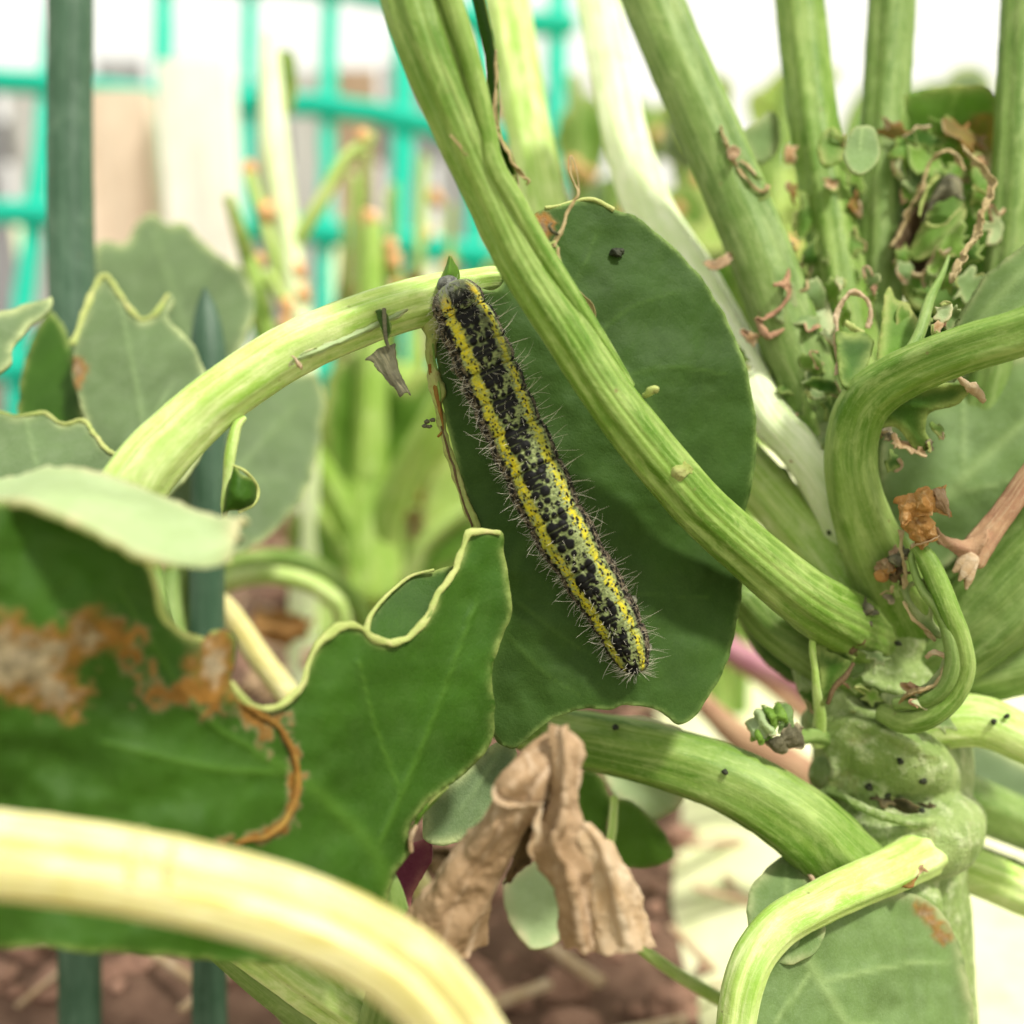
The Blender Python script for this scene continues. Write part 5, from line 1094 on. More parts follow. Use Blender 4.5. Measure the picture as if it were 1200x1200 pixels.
# shrivelled bits on the trunk top
for (x0, y0, s, d, k, m) in [(1045, 655, 16, 112, 1, 'dry'), (1055, 650, 12, 111, 2, 'dry_grey'), (1038, 668, 10, 112.5, 3, 'dry_orange'), (1000, 728, 20, 113, 4, 'dry_grey'), (1012, 716, 14, 112.5, 5, 'dry_grey'), (985, 735, 12, 112.5, 6, 'dry_thread'), (1004, 752, 16, 114, 7, 'dry_dark'), (1052, 672, 8, 112.4, 8, 'dry_dark')]:
    sheet('dry_crumple', [[(x0 - s, y0 + s * .5, d), (x0 - s * .4, y0 - s * .2, d - 1.2), (x0 + s * .2, y0 - s * .8, d)], [(x0 - s * .6, y0 + s * .8, d - .6), (x0, y0 + s * .1, d - 2), (x0 + s * .6, y0 - s * .5, d - .6)], [(x0 - s * .1, y0 + s * .9, d), (x0 + s * .4, y0 + s * .4, d - 1.2), (x0 + s, y0 - s * .1, d)]], M[m], rp, 44, 44, .1, .9, 1.5, k, .6, (10, .4))
# small leaf shoot left of the trunk
sh = stalk([(958, 870, 117, 9), (961, 840, 114.4, 7), (957, 810, 112, 5), (955, 785, 111, 4), (952, 760, 110.6, 4), (953, 738, 110.8, 3)], 'stalk_pale', seed=45, n=18, name='side_shoot')
leaf('leaflet', [(952, 740), (962, 734), (972, 742), (968, 760), (985, 770), (1000, 778), (992, 792), (980, 806), (968, 826), (962, 820), (960, 790), (956, 765)], [(952, 740, 111), (1000, 778, 113), (962, 820, 112)], M['leaf_green'], sh, spacing=3.5, wave=.5, seed=46)
tube('margin', [(1000, 778, 112, 2.5), (990, 794, 111.6, 3), (978, 806, 111.4, 4), (970, 824, 111.6, 3)], M['dry_dark'], sh, n=8, rough=.6)
# curled rosette of young leaf
for k, rows in enumerate([
    [[(876, 850, 112), (882, 838, 111), (894, 828, 111)], [(880, 862, 110.5), (892, 850, 109), (904, 838, 110)], [(890, 874, 111), (902, 862, 109.6), (912, 852, 110.5)]],
    [[(892, 830, 112), (904, 824, 111), (918, 822, 111.6)], [(898, 842, 109.6), (910, 838, 108.8), (922, 836, 110)], [(904, 856, 110.4), (914, 850, 109.8), (926, 848, 111)]],
    [[(910, 826, 112), (916, 822, 111.4), (924, 828, 112)], [(914, 840, 110), (922, 838, 109.6), (930, 844, 111)], [(912, 856, 110.4), (920, 858, 110), (930, 858, 111.6)]],
    [[(898, 870, 110.4), (914, 858, 109.4), (934, 846, 111.4)], [(904, 878, 109.8), (920, 868, 108.6), (944, 856, 110.8)], [(912, 882, 110.6), (926, 880, 109.4), (946, 872, 111.6)]],
    [[(880, 866, 111), (894, 872, 109.8), (906, 878, 110.4)], [(878, 856, 110.6), (892, 864, 109.2), (906, 870, 110)], [(876, 848, 111.4), (888, 856, 110), (900, 860, 110.8)]]]):
    sheet('young_leaf', rows, M[['leaf_pale', 'leaf_wing', 'leaf_blue', 'dry_grey_scrap', 'leaf_wing'][k]], rp, 44, 44, .15, .45, 1.2, k + 3, .45, (11, .35))
stalk([(935, 865, 113, 9), (955, 862, 115, 9), (975, 868, 118, 9)], 'stalk_dull', seed=48, n=16, name='side_shoot')
stalk([(938, 448, 118.5, 2), (945, 470, 118, 4), (955, 500, 117.6, 5), (966, 540, 117.4, 5), (975, 570, 117.6, 5)], 'stalk_green', seed=49, n=12, name='side_shoot')
leaf('leaflet', [(960, 470), (985, 455), (992, 480), (975, 500), (962, 515), (955, 495)], [(960, 470, 119), (992, 480, 117), (955, 495, 118)], M['leaf_blue'], rp, spacing=4, seed=50)
# yellow-green young leaves below the lower stalk
leaf('leaf_blade', [(672, 920), (690, 902), (708, 915), (716, 940), (712, 980), (700, 1010), (682, 990), (674, 950)], [(672, 920, 122), (716, 940, 124), (700, 1010, 120)], M['leaf_bright'], rp, spacing=5, seed=51, edge=3)
leaf('leaf_blade', [(722, 940), (738, 938), (765, 960), (790, 995), (780, 1012), (750, 1018), (722, 1010), (718, 970)], [(722, 940, 122), (790, 995, 126), (722, 1010, 120)], M['leaf_bright'], rp, spacing=5, seed=52, edge=3)
stalk([(720, 935, 119, 5), (718, 970, 118, 6), (714, 1020, 118, 6), (740, 1100, 120, 7), (860, 1180, 126, 9), (1000, 1240, 127, 12)], 'stalk_pale', seed=53, n=14, name='side_shoot')
leaf('leaf_blade', [(590, 1045), (620, 1010), (650, 1005), (672, 1040), (664, 1090), (620, 1110)], [(590, 1045, 124), (650, 1005, 128), (620, 1110, 118)], M['leaf_pale'], rp, spacing=6, seed=54)
leaf('leaf_blade', [(700, 890), (750, 905), (800, 925), (790, 950), (760, 960), (720, 930)], [(700, 890, 128), (800, 925, 130), (760, 960, 126)], M['leaf_pale'], rp, spacing=6, seed=55)

leaf('leaf_blade', [(1095, 880), (1130, 862), (1180, 880), (1260, 930), (1270, 1000), (1200, 960), (1150, 945), (1110, 925)], [(1095, 880, 138), (1260, 930, 142), (1150, 945, 136)], M['leaf_grey'], rp, spacing=7, wave=1, seed=56)
leaf('leaf_blade', [(1130, 985), (1200, 1010), (1280, 1040), (1290, 1100), (1200, 1050), (1140, 1030)], [(1130, 985, 140), (1290, 1040, 146), (1140, 1030, 138)], M['leaf_green'], rp, spacing=7, wave=1, seed=57)
leaf('leaf_blade', [(880, 690), (905, 700), (960, 740), (1000, 770), (985, 810), (930, 800), (885, 760), (868, 720)], [(880, 690, 132), (1000, 770, 130), (885, 760, 128)], M['leaf_green'], rp, spacing=7, wave=.6, seed=58)
leaf('leaf_blade', [(985, 200), (1010, 190), (1020, 260), (1015, 360), (1000, 420), (985, 340)], [(985, 200, 138), (1020, 260, 139), (1000, 420, 136)], M['leaf_green'], rp, spacing=7, wave=.6, seed=59)
leaf('leaf_blade', [(1060, 360), (1110, 340), (1170, 350), (1180, 430), (1120, 460), (1070, 440)], [(1060, 360, 133), (1180, 430, 132), (1110, 340, 134)], M['leaf_green'], rp, spacing=7, wave=.6, seed=60)
leaf('leaf_blade', [(905, 420), (940, 400), (985, 420), (1000, 500), (985, 570), (940, 540), (910, 480)], [(905, 420, 130), (1000, 500, 131), (940, 540, 129)], M['leaf_green'], rp, spacing=7, wave=.6, seed=61)

def torn(px, py, d, s, ang, m, seed, name='torn_scrap', asp=.55):
    """a ragged bit of leaf blade left on a stalk, cupped, with a dry thread along its edge"""
    r = random.Random(seed)
    n = 15; pts_ = []
    for k in range(n):
        a = 2 * math.pi * k / n
        q = s * (1 + r.uniform(-.55, .42))
        x, y = math.cos(a) * q, math.sin(a) * q * asp
        pts_.append((px + x * math.cos(ang) - y * math.sin(ang), py + x * math.sin(ang) + y * math.cos(ang)))
    cu = s * d / FPX * .7
    o, D = leaf(name, pts_, [(px, py, d - cu * r.uniform(-.6, 1)), (px + s * math.cos(ang), py + s * math.sin(ang), d + cu * r.uniform(-.6, 1)), (px - s * math.cos(ang), py - s * math.sin(ang), d + cu * r.uniform(-.6, 1)), (px - s * asp * math.sin(ang), py + s * asp * math.cos(ang), d + cu * r.uniform(-1, .6))], M[m], rp, corner=r.random() < .55, spacing=max(2.2, s / 7), thick=.15, chew=.9, wave=.5, edge=3, seed=seed, wfreq=1 / 25)
    if r.random() < .7:
        k0 = r.randrange(n); e = [pts_[(k0 + j) % n] for j in range(5)]
        ribbon('dry_thread', on(D, e, .1, 1.6, 1.2), M[r.choice(['dry_thread', 'margin', 'dry_twig', 'dry_pale'])], o, seed=seed)
    return o
for k, (x, y, d, s, a, m) in enumerate([
    (880, 205, 122.5, 16, .9, 'leaf_green'), (893, 228, 122, 11, .3, 'leaf_wing'), (908, 300, 121, 12, 1.2, 'leaf_blue'), (918, 345, 119.5, 18, 1.3, 'leaf_blue'), (945, 375, 119, 18, .4, 'leaf_blue'), (880, 395, 119.5, 12, .5, 'dry_scrap'), (870, 420, 120, 14, 1.2, 'leaf_wing'), (885, 470, 121.5, 20, 1.1, 'leaf_bright'), (905, 500, 121, 16, .9, 'leaf_green'), (925, 455, 119, 13, .2, 'leaf_green'), (950, 450, 118.4, 16, 1.5, 'leaf_blue'), (965, 420, 118.6, 18, 1.2, 'leaf_green'), (972, 395, 118, 10, .6, 'leaf_pale'),
    (926, 180, 129, 16, 1.5, 'dry_scrap'), (928, 225, 128.6, 12, 1.4, 'leaf_rust'), (928, 292, 127, 10, .2, 'leaf_rust'), (940, 320, 127.4, 14, 1.2, 'leaf_bright'), (958, 355, 127, 16, 1.4, 'leaf_green'), (968, 300, 126, 10, 1.5, 'leaf_wing'), (1002, 240, 127.5, 14, 1.5, 'leaf_rust'), (1000, 330, 126, 14, 1.3, 'leaf_wing'), (1006, 410, 124, 12, 1.5, 'leaf_rust'), (975, 215, 126.5, 10, .2, 'dry_scrap'), (982, 160, 124, 12, .9, 'leaf_bright'),
    (1060, 180, 128, 26, 1.2, 'leaf_bright'), (1088, 165, 127.6, 24, .3, 'leaf_green'), (1130, 160, 128, 26, .5, 'leaf_rust'), (1065, 225, 128, 18, 1.4, 'leaf_bright'), (1145, 240, 126, 18, 1.2, 'leaf_wing'), (1140, 300, 122, 22, 2.0, 'leaf_green'), (1115, 330, 120, 18, 1.9, 'leaf_bright'), (1095, 330, 122, 14, .8, 'leaf_blue'), (1062, 320, 124, 14, 1.1, 'leaf_blue'), (1075, 345, 121, 14, .2, 'leaf_green'), (1052, 200, 127, 12, 1.5, 'leaf_pale'), (1150, 190, 127, 16, 1.2, 'dry_scrap'), (1120, 200, 127, 18, .5, 'leaf_bright'),
    (1085, 185, 127, 30, 1.0, 'leaf_wing'), (1150, 215, 126.4, 26, 1.8, 'leaf_bright'), (1072, 215, 127.4, 24, 1.5, 'leaf_blue'), (1120, 285, 123, 26, 2.2, 'leaf_wing'), (1060, 300, 125.4, 18, 1.4, 'leaf_bright'), (1135, 335, 119, 26, 2.1, 'leaf_blue'), (1100, 310, 121.6, 20, 1.9, 'leaf_wing'), (1050, 155, 128.6, 22, .5, 'leaf_rust'), (1110, 150, 128.6, 26, .2, 'leaf_bright'), (1165, 265, 123, 20, 1.7, 'leaf_pale'),
    (945, 255, 127.6, 26, 1.45, 'leaf_bright'), (950, 300, 127, 24, 1.5, 'leaf_green'), (1000, 200, 127, 24, 1.5, 'leaf_wing'), (998, 285, 126.6, 22, 1.6, 'leaf_bright'), (975, 340, 121, 20, 1.3, 'leaf_wing'), (955, 345, 120, 22, .9, 'leaf_blue'), (990, 365, 117, 16, 1.4, 'leaf_wing'), (1020, 330, 119, 16, 1.5, 'leaf_blue'), (930, 405, 119.4, 20, 1.0, 'leaf_blue'), (950, 430, 118.6, 22, 1.2, 'leaf_wing'), (905, 455, 120.4, 22, 1.1, 'leaf_wing'), (965, 455, 117, 20, .5, 'leaf_green'), (945, 495, 118, 20, 1.2, 'leaf_wing'), (885, 440, 121.4, 16, 1.0, 'leaf_pale'),
    (1010, 715, 113.4, 18, .5, 'leaf_wing'), (985, 770, 114, 20, 1.1, 'leaf_green'), (1030, 770, 113.2, 18, .3, 'leaf_blue'), (1020, 815, 113.8, 16, .4, 'leaf_wing'), (1100, 845, 114.4, 18, .5, 'leaf_blue'),
    (955, 462, 116.5, 12, .2, 'leaf_blue'), (972, 480, 116, 14, 1.4, 'leaf_green'), (965, 520, 116.5, 14, 1.3, 'leaf_blue'), (938, 540, 118, 14, .8, 'leaf_bright'), (968, 565, 117, 10, .3, 'dry_scrap'), (985, 330, 120, 9, 1.2, 'leaf_pale'), (1022, 345, 118, 10, 1.5, 'leaf_wing'), (1058, 375, 112, 14, 1.4, 'leaf_bright'), (1088, 372, 109, 12, 1.2, 'leaf_wing'), (1116, 372, 108, 14, 2.1, 'leaf_blue'),
    (1060, 1031, 109, 17, -.45, 'leaf_rust'), (1078, 1020, 109.6, 10, -.4, 'dry_scrap'), (1104, 366, 107, 15, 2.0, 'leaf_pale'), (1100, 384, 106, 9, 2.0, 'dry_scrap'), (1040, 513, 109.6, 9, .3, 'dry_grey_scrap'), (1050, 518, 109, 9, 1.2, 'dry_scrap'), (1080, 528, 109.6, 9, .6, 'dry_scrap'), (1090, 522, 109.4, 7, 1.6, 'dry_grey_scrap'),
    (1046, 540, 112, 14, 1.4, 'leaf_green'), (1062, 522, 110, 10, .4, 'dry_scrap'), (1040, 505, 110.5, 10, 1.1, 'dry_grey_scrap'), (1100, 505, 110, 10, .9, 'leaf_bright'),
    (1005, 745, 112.6, 14, .6, 'dry_grey_scrap'), (990, 755, 113, 12, 1.2, 'leaf_blue'), (1050, 690, 111, 10, 1.3, 'leaf_wing'), (1042, 700, 111.6, 8, .8, 'dry_grey_scrap'), (1085, 820, 109.8, 16, .2, 'leaf_pale'), (1068, 810, 110.4, 12, .5, 'dry_scrap'), (1000, 800, 114.5, 16, .3, 'leaf_wing'), (1130, 972, 115.5, 14, 1.2, 'leaf_pale'), (1120, 985, 115, 12, .4, 'leaf_wing'), (1060, 1003, 112.5, 14, -.3, 'leaf_pale'), (1078, 1000, 113, 10, .2, 'leaf_blue'),
    (1035, 936, 115.6, 16, .25, 'dirt'), (1065, 945, 115.4, 18, .25, 'dirt'), (1088, 948, 115.8, 12, .2, 'dirt'), (975, 940, 116.8, 10, .9, 'dirt'), (1000, 838, 116.4, 10, .3, 'dirt'), (1100, 870, 117, 14, .5, 'leaf_wing'), (950, 820, 116.5, 14, .9, 'leaf_green')]):
    torn(x, y, d, s, a, m, k + 60)

# dry brown stalk with a frayed end
db = thing('dry_stalk', P3(1150, 640, 113), 'withered brown stalk with a frayed forked end hooked onto the trunk top', 'dead stalk')
tube('stem', [(1290, 470, 110, 13), (1240, 520, 110.5, 13), (1205, 560, 111, 13), (1180, 595, 111.4, 13), (1160, 622, 111.6, 14), (1146, 640, 111.6, 16), (1138, 656, 111.6, 15)], M['dry_twig'], db, n=24, rough=.12, seed=2, flat=.7, prof=ridged((5, 9), (.08, .05)))
sheet('fork', [[(1098, 618, 108.6), (1100, 624, 108.4), (1098, 632, 108.8)], [(1116, 630, 109.6), (1118, 638, 109.2), (1114, 646, 109.8)], [(1138, 630, 110.6), (1136, 644, 110), (1130, 656, 110.8)], [(1160, 618, 110.8), (1154, 640, 109.8), (1142, 668, 111)]], M['dry_twig'], db, 30, 20, .4, .4, .6, 3, .2)
for k, rows in enumerate([[(1132, 648, 110.6, 9), (1126, 662, 110.4, 7), (1117, 670, 110.4, 2)], [(1136, 652, 110.4, 9), (1130, 670, 110, 6), (1124, 680, 110, 2)], [(1140, 654, 110.6, 8), (1136, 674, 110.2, 6), (1132, 690, 110.2, 2)]]):
    tube('frayed_tip', rows, M['dry_pale'], db, n=10, rough=.35, flat=.5, seed=k)

# ------------------------------------------------------------------ droppings left by the caterpillars
def dropping(px, py, d, r, label, seed, group='caterpillar droppings'):
    V, Q = blob(P3(px, py, d), r, seed, 9, 12, .5, .8)
    V = V + .55 * r * np.stack([fbm(V * 1.6, 3, seed), fbm(V * 1.6, 3, seed + 4), fbm(V * 1.6, 3, seed + 7)], 1)
    return tag(mk('dropping', V, [Q], M['dropping']), label, 'dropping', group)
dropping(722, 297, float(CLD(722, 297)[0]) - .3, .62, 'dark curled dropping on the upper part of the caterpillar leaf', 1)
dropping(727, 294, float(CLD(727, 294)[0]) - .3, .38, 'tiny dark crumb touching the curled dropping on the caterpillar leaf', 2)
for k, (x, y, d, r, lab) in enumerate([
    (973, 622, 118.2, .5, 'black dropping on the stalk between the diagonal stalk and the curved stalk'), (997, 650, 119.4, .4, 'dark dropping where the curved stalk meets the paler stalks, lower of two'),
    (965, 598, 118.6, .3, 'tiny dark speck on the pale stalk left of the curved stalk'),
    (1055, 892, 113.6, .42, 'round black dropping highest on the big swelling of the trunk'), (1082, 914, 114.6, .42, 'round black dropping lower right on the big swelling of the trunk'),
    (1018, 922, 115.6, .45, 'dark dropping at the left end of the dirty crease in the trunk'), (1040, 932, 116, .36, 'dark dropping second from the left in the trunk crease'),
    (1062, 941, 115.6, .4, 'dark dropping in the middle of the trunk crease'), (1080, 950, 115.6, .34, 'dark dropping at the right end of the trunk crease'),
    (955, 930, 115.4, .45, 'dark dropping on the trunk edge above the lower stalk'), (1020, 1016, 112.9, .5, 'dark dropping in the angle of lower stalk and trunk foot'),
    (1053, 754, 115.6, .4, 'reddish dark speck under the hooked stalk'), (850, 905, 108.9, .3, 'tiny speck halfway along the lower stalk'),
    (722, 852, 112.9, .35, 'small dark speck on the lower stalk below the caterpillar'), (1165, 846, 114.9, .4, 'dark speck on the yellowish side stalk, nearer the trunk'),
    (1180, 840, 115, .3, 'dark speck on the yellowish side stalk, further from the trunk'), (1010, 296, 127.6, .3, 'upper of two specks between the upright stalks'),
    (1008, 310, 127.6, .35, 'lower of two specks between the upright stalks')]):
    dropping(x, y, d, r, lab, k + 3)

# ------------------------------------------------------------------ caterpillar
ct = thing('caterpillar', P3(626, 552, 101), 'yellow and black spotted hairy caterpillar stretched along the dark green leaf', 'caterpillar')
axis_px = np.array([(524, 333, 26), (532, 347, 30), (542, 368, 33), (557, 400, 36), (576, 445, 36), (600, 500, 36), (625, 552, 36), (647, 600, 35.5), (671, 642, 34), (696, 682, 32), (720, 722, 29.5), (734, 752, 26.5), (743, 776, 20), (746, 788, 14)], float)
rmm = axis_px[:, 2] * 100.5 / FPX
dep = CLD(axis_px[:, 0], axis_px[:, 1]) - rmm * .92
dep[0] -= .5; dep[1] -= .3
W = P3(axis_px[:, 0], axis_px[:, 1], dep)
NR, NTH = 620, 230
S = crom(np.hstack([W, rmm[:, None]]), n=NR)
pts, rad = S[:, :3], S[:, 3]
T = np.gradient(pts, axis=0); T /= np.linalg.norm(T, axis=1, keepdims=True)
L = np.concatenate([[0], np.cumsum(np.linalg.norm(np.diff(pts, axis=0), axis=1))])
LT = L[-1]
# round both ends
e0, e1 = 1.3, 1.3
rad = rad * np.sqrt(np.clip(1 - np.clip(1 - L / e0, 0, 1) ** 2, .0004, 1)) * np.sqrt(np.clip(1 - np.clip(1 - (LT - L) / e1, 0, 1) ** 2, .0004, 1))
Nv = CAM - pts; Nv -= (Nv * T).sum(1, keepdims=True) * T; Nv /= np.linalg.norm(Nv, axis=1, keepdims=True)
Bv = np.cross(T, Nv)
sgn = 1.0 if (Bv @ RGT).mean() > 0 else -1.0      # +theta towards the right-hand flank
ROLL = np.radians(np.interp(L / LT, [0, .14, .48, .82, 1], [15, 15, 6, -7, -9]))
th = np.linspace(-math.pi, math.pi, NTH, endpoint=False)  # 0 = back line
def frame(i, a):
    a = a + ROLL[i]
    return np.cos(a)[:, None] * Nv[i] + (sgn * np.sin(a))[:, None] * Bv[i]
Lg, Tg = np.meshgrid(L, th, indexing='ij'); Lf, Tf = Lg.ravel(), Tg.ravel()
ring_i = np.repeat(np.arange(NR), NTH)
Rf = rad[ring_i]
# arc position of the big spots seen in the photo
def arc_at(py):
    yy = 600 - ((pts - CAM) @ UPV) / ((pts - CAM) @ FWD) * FPX
    return float(np.interp(py, yy, L))
bigs = [arc_at(y) for y in (348, 371, 415, 440, 475, 512, 560, 615, 671, 716, 744, 783)]
seg_b = [(bigs[k] + bigs[k + 1]) / 2 for k in range(len(bigs) - 1)]
spots = []   # (arc, circumferential mm, ra, rp, height)
R0 = 2.6
for k, b in enumerate(bigs):
    per = (bigs[k + 1] - b) if k + 1 < len(bigs) else 1.6
    f = per / 4.42
    g = 1.2 if k < 4 else (1.08 if k < 6 else 1.0)
    base_p = -.80
    pat = [(0, 0, .46, .33, .13), (.05, .50, .24, .18, .07), (.02, 1.02, .34, .26, .10), (1.44, .80, .30, .26, .09), (1.45, -.02, .24, .24, .08), (2.2, .72, .16, .16, .05), (2.3, .02, .20, .17, .05),
           (3.3, -.02, .20, .18, .06), (3.45, .72, .17, .15, .05), (3.65, 1.42, .40, .24, .11), (.9, .36, .2, .32, .03), (.75, 1.3, .15, .14, .03), (2.75, 1.45, .15, .12, .03), (2.8, .3, .13, .12, .03), (.6, -.25, .25, .15, .04)]
    if k == len(bigs) - 1:
        pat = [(0, .35, .6, .6, .1), (-.3, 1.1, .3, .3, .06), (-.6, .2, .3, .3, .06)]; f = 1
    for (a, p, ra, rp, h) in pat:
        gg = g * random.uniform(.88, 1.12)
        sc = max(.55, min(1, f + .15))
        gg *= 1.62 if k < 6 else 1.8
        spots.append((b + a * f, base_p + p * (.92 if k > 7 else 1), ra * gg * sc, rp * gg * sc, h * gg * sc * .8))
    if k < 5:     # merged black saddles on the front segments
        spots.append((b + .25 * f, -.15, .62 * min(1, f + .3), .75, .05)); spots.append((b + .30 * f, .45, .5 * min(1, f + .3), .5, .05))
NB = len(spots)
RS_ = np.random.default_rng(5)
def sprinkle(n, p0, p1, r0, r1, h):
    for _ in range(n):
        spots.append((RS_.uniform(.2, LT - .1), RS_.uniform(p0, p1), *(RS_.uniform(r0, r1) * np.array([1.15, 1])), h))
sprinkle(420, -1.0, 1.05, .04, .11, .015)
sprinkle(230, -2.4, -1.05, .05, .13, .02); sprinkle(250, 1.05, 2.4, .06, .16, .03)
sprinkle(380, -4.4, -2.3, .08, .20, .03); sprinkle(380, 2.3, 4.4, .08, .20, .03)
for b in bigs:                                         # row of larger warts outside each yellow stripe
    for q in (.4, 1.7, 3.0):
        for sd in (-1, 1):
            spots.append((b + q + random.uniform(-.2, .2), sd * random.uniform(2.45, 3.0), .30, .26, .10))
            spots.append((b + q + .5, sd * random.uniform(3.1, 3.7), .24, .22, .08))
P_mm = Tf * R0
nz1 = fbm(np.stack([Lf * 1.2, np.cos(Tf) * 3, np.sin(Tf) * 3], 1), 3, 3)
nz2 = fbm(np.stack([Lf * 5, np.cos(Tf) * 12, np.sin(Tf) * 12], 1), 3, 8)
sm = np.zeros(len(Lf)); hh = np.zeros(len(Lf)); halo = np.zeros(len(Lf))
for (a, p, ra, rp, h) in spots:
    i0, i1 = np.searchsorted(L, [a - ra * 2.2, a + ra * 2.2])
    if i1 <= i0: continue
    sl = slice(i0 * NTH, i1 * NTH)
    q = np.sqrt(((Lf[sl] - a) / ra) ** 2 + ((P_mm[sl] - p) / rp) ** 2) + .22 * nz2[sl]
    sm[sl] = np.maximum(sm[sl], np.clip((1.08 - q) / .22, 0, 1))
    hh[sl] = np.maximum(hh[sl], h * np.clip(1 - q ** 2 * .8, 0, 1))
    if ra > .2: halo[sl] = np.maximum(halo[sl], np.exp(-((q - 1.25) / .25) ** 2))
tail = np.clip((Lf - (LT - 1.0)) / .6, 0, 1); head = np.clip((1.5 - Lf) / .8, 0, 1)
adeg = np.degrees(Tf)
w = nz1 * 9 + nz2 * 16
lst = np.exp(-((adeg + 38 + w) / 11.5) ** 6); rst = np.exp(-((adeg - 37 + w) / 8.5) ** 6)
yl = np.clip(lst + rst, 0, 1) * (1 - tail) * (1 - head)
yl = yl * np.clip(1.0 + nz2 * 2.1 + nz1 * .7, 0, 1)
outer = np.clip((np.abs(adeg) - 50) / 7, 0, 1)
grey = np.array([.25, .29, .12]); grey2 = np.array([.11, .14, .05])
yel = np.array([.52, .44, .014]); yel2 = np.array([.30, .30, .03]); yor = np.array([.58, .36, .008])
flank = np.array([.045, .035, .025]); flank2 = np.array([.15, .12, .08]); belly = np.array([.20, .22, .10])
def lerp(a, b, t): return a * (1 - t[:, None]) + b * t[:, None]
col = lerp(grey[None], grey2[None], np.clip(.5 + nz2 * 1.6, 0, 1))
yy_ = lerp(yel[None], yel2[None], np.clip(.5 + nz1 * 1.5, 0, 1)); yy_ = lerp(yy_, yor[None], np.clip(.7 - Lf / 6, 0, .7))
fl_ = lerp(flank[None], flank2[None], np.clip(.45 + nz2 * 1.8 + nz1 * .6, 0, 1)); fl_ = lerp(fl_, belly[None], np.clip((np.abs(adeg) - 125) / 20, 0, 1))
col = lerp(col, fl_, outer)
col = lerp(col, yy_, yl)
# fine black pepper between the spots, thinned inside the stripes
pep = fbm(np.stack([Lf * 9, np.cos(Tf) * 21, np.sin(Tf) * 21], 1), 2, 12)
col = lerp(col, np.array([[.03, .03, .02]]), np.clip((pep - .22) * 6, 0, .85) * (1 - .75 * yl) * (1 - .5 * halo))
frontdark = np.clip((11.0 - Lf) / 6, 0, 1) * np.clip((34 - np.abs(adeg)) / 8, 0, 1) * np.clip(.6 + nz1 * 1.4, 0, 1)
col = lerp(col, np.array([[.02, .02, .02]]), frontdark * .62)
blk = np.array([[.0035, .0035, .0035]])
lines = np.zeros(NR)
for k in range(len(bigs)):
    a_, b_ = bigs[k], bigs[k + 1] if k + 1 < len(bigs) else LT
    for q_ in range(5):
        lines += np.exp(-((L - (a_ + (b_ - a_) * (.22 + q_ / 5.0))) / .045) ** 2)
ln_m = np.clip(np.clip(lines, 0, 1)[ring_i] * np.clip(.55 + nz1 * 2.4, 0, 1), 0, 1)
col = lerp(col, blk, sm * (1 - .25 * head) * (1 - .42 * ln_m))
col = lerp(col, np.array([[.22, .23, .20]]), head * np.clip(.5 + nz2 * 2.2, 0, 1) * (1 - .5 * np.clip((adeg + 10) / 30, 0, 1)) * np.clip((60 - np.abs(adeg + 20)) / 30, 0, 1))
col = lerp(col, blk, tail * np.clip((55 - np.abs(adeg - 5)) / 15, 0, 1) * .8)
# folds: five or six shallow rings on every segment, deeper where segments meet
fold = np.zeros(NR)
bb = [0] + bigs + [LT]
for k in range(len(bigs)):
    a = bigs[k]; b = bigs[k + 1] if k + 1 < len(bigs) else LT
    for q in range(5):
        c = a + (b - a) * (.22 + q / 5.0); dpt = .24 if q == 3 else .07
        fold += dpt * np.exp(-((L - c) / (.10 if q == 3 else .055)) ** 2)
fd = fold[ring_i] * (1 + .6 * nz1)
col = col * (1 - np.clip(fd * 1.2, 0, .25))[:, None] * 1.0
ph_ = np.interp(L, bb, np.arange(len(bb)))
rr = Rf * (1 + .03 * nz1 + .03 * np.cos(2 * math.pi * (ph_[ring_i] - .25))) - fd * np.clip(Rf / 1.5, 0, 1) + hh * np.clip(Rf / 1.5, 0, 1) + .03 * nz2 * np.clip(Rf, 0, 1)
rr = np.maximum(rr, .01)
squash = 1 - .10 * np.clip(-np.cos(Tf), 0, 1)
V = pts[ring_i] + frame(ring_i, Tf) * (rr * squash)[:, None]
i = np.arange(NR - 1)[:, None] * NTH; j = np.arange(NTH)[None]; j2 = (j + 1) % NTH
Q = np.stack([i + j, i + NTH + j, i + NTH + j2, i + j2], -1).reshape(-1, 4)
n0 = vnormals(V, [Q])
if ((V - pts[ring_i]) * n0).sum(1).mean() < 0: Q = Q[:, ::-1]
m = NT('caterpillar_skin')
at = m.attr('skin'); co = m.coord()
nn = m.noise(co, 60, 4, .7)
cc = m.mix(m.math('MULTIPLY', m.ramp(nn, .4, .7), .25), at.outputs['Color'], m.mix(1.0, at.outputs['Color'], c4(.5, .5, .45), 'MULTIPLY'))
m.ln(cc, m.b.inputs['Base Color'])
m.ln(m.math('SUBTRACT', .62, m.math('MULTIPLY', at.outputs['Alpha'], .12)), m.b.inputs['Roughness'])
m.b.inputs['Specular IOR Level'].default_value = .12
m.b.inputs['Subsurface Weight'].default_value = .06; m.b.inputs['Subsurface Radius'].default_value = (.6, .5, .2); m.b.inputs['Subsurface Scale'].default_value = .04
m.ln(m.bump(nn, .35, .008), m.b.inputs['Normal'])
mk('body', V, [Q], m.m, ct, {'skin': np.hstack([np.clip(col, 0, 1), sm[:, None]])})
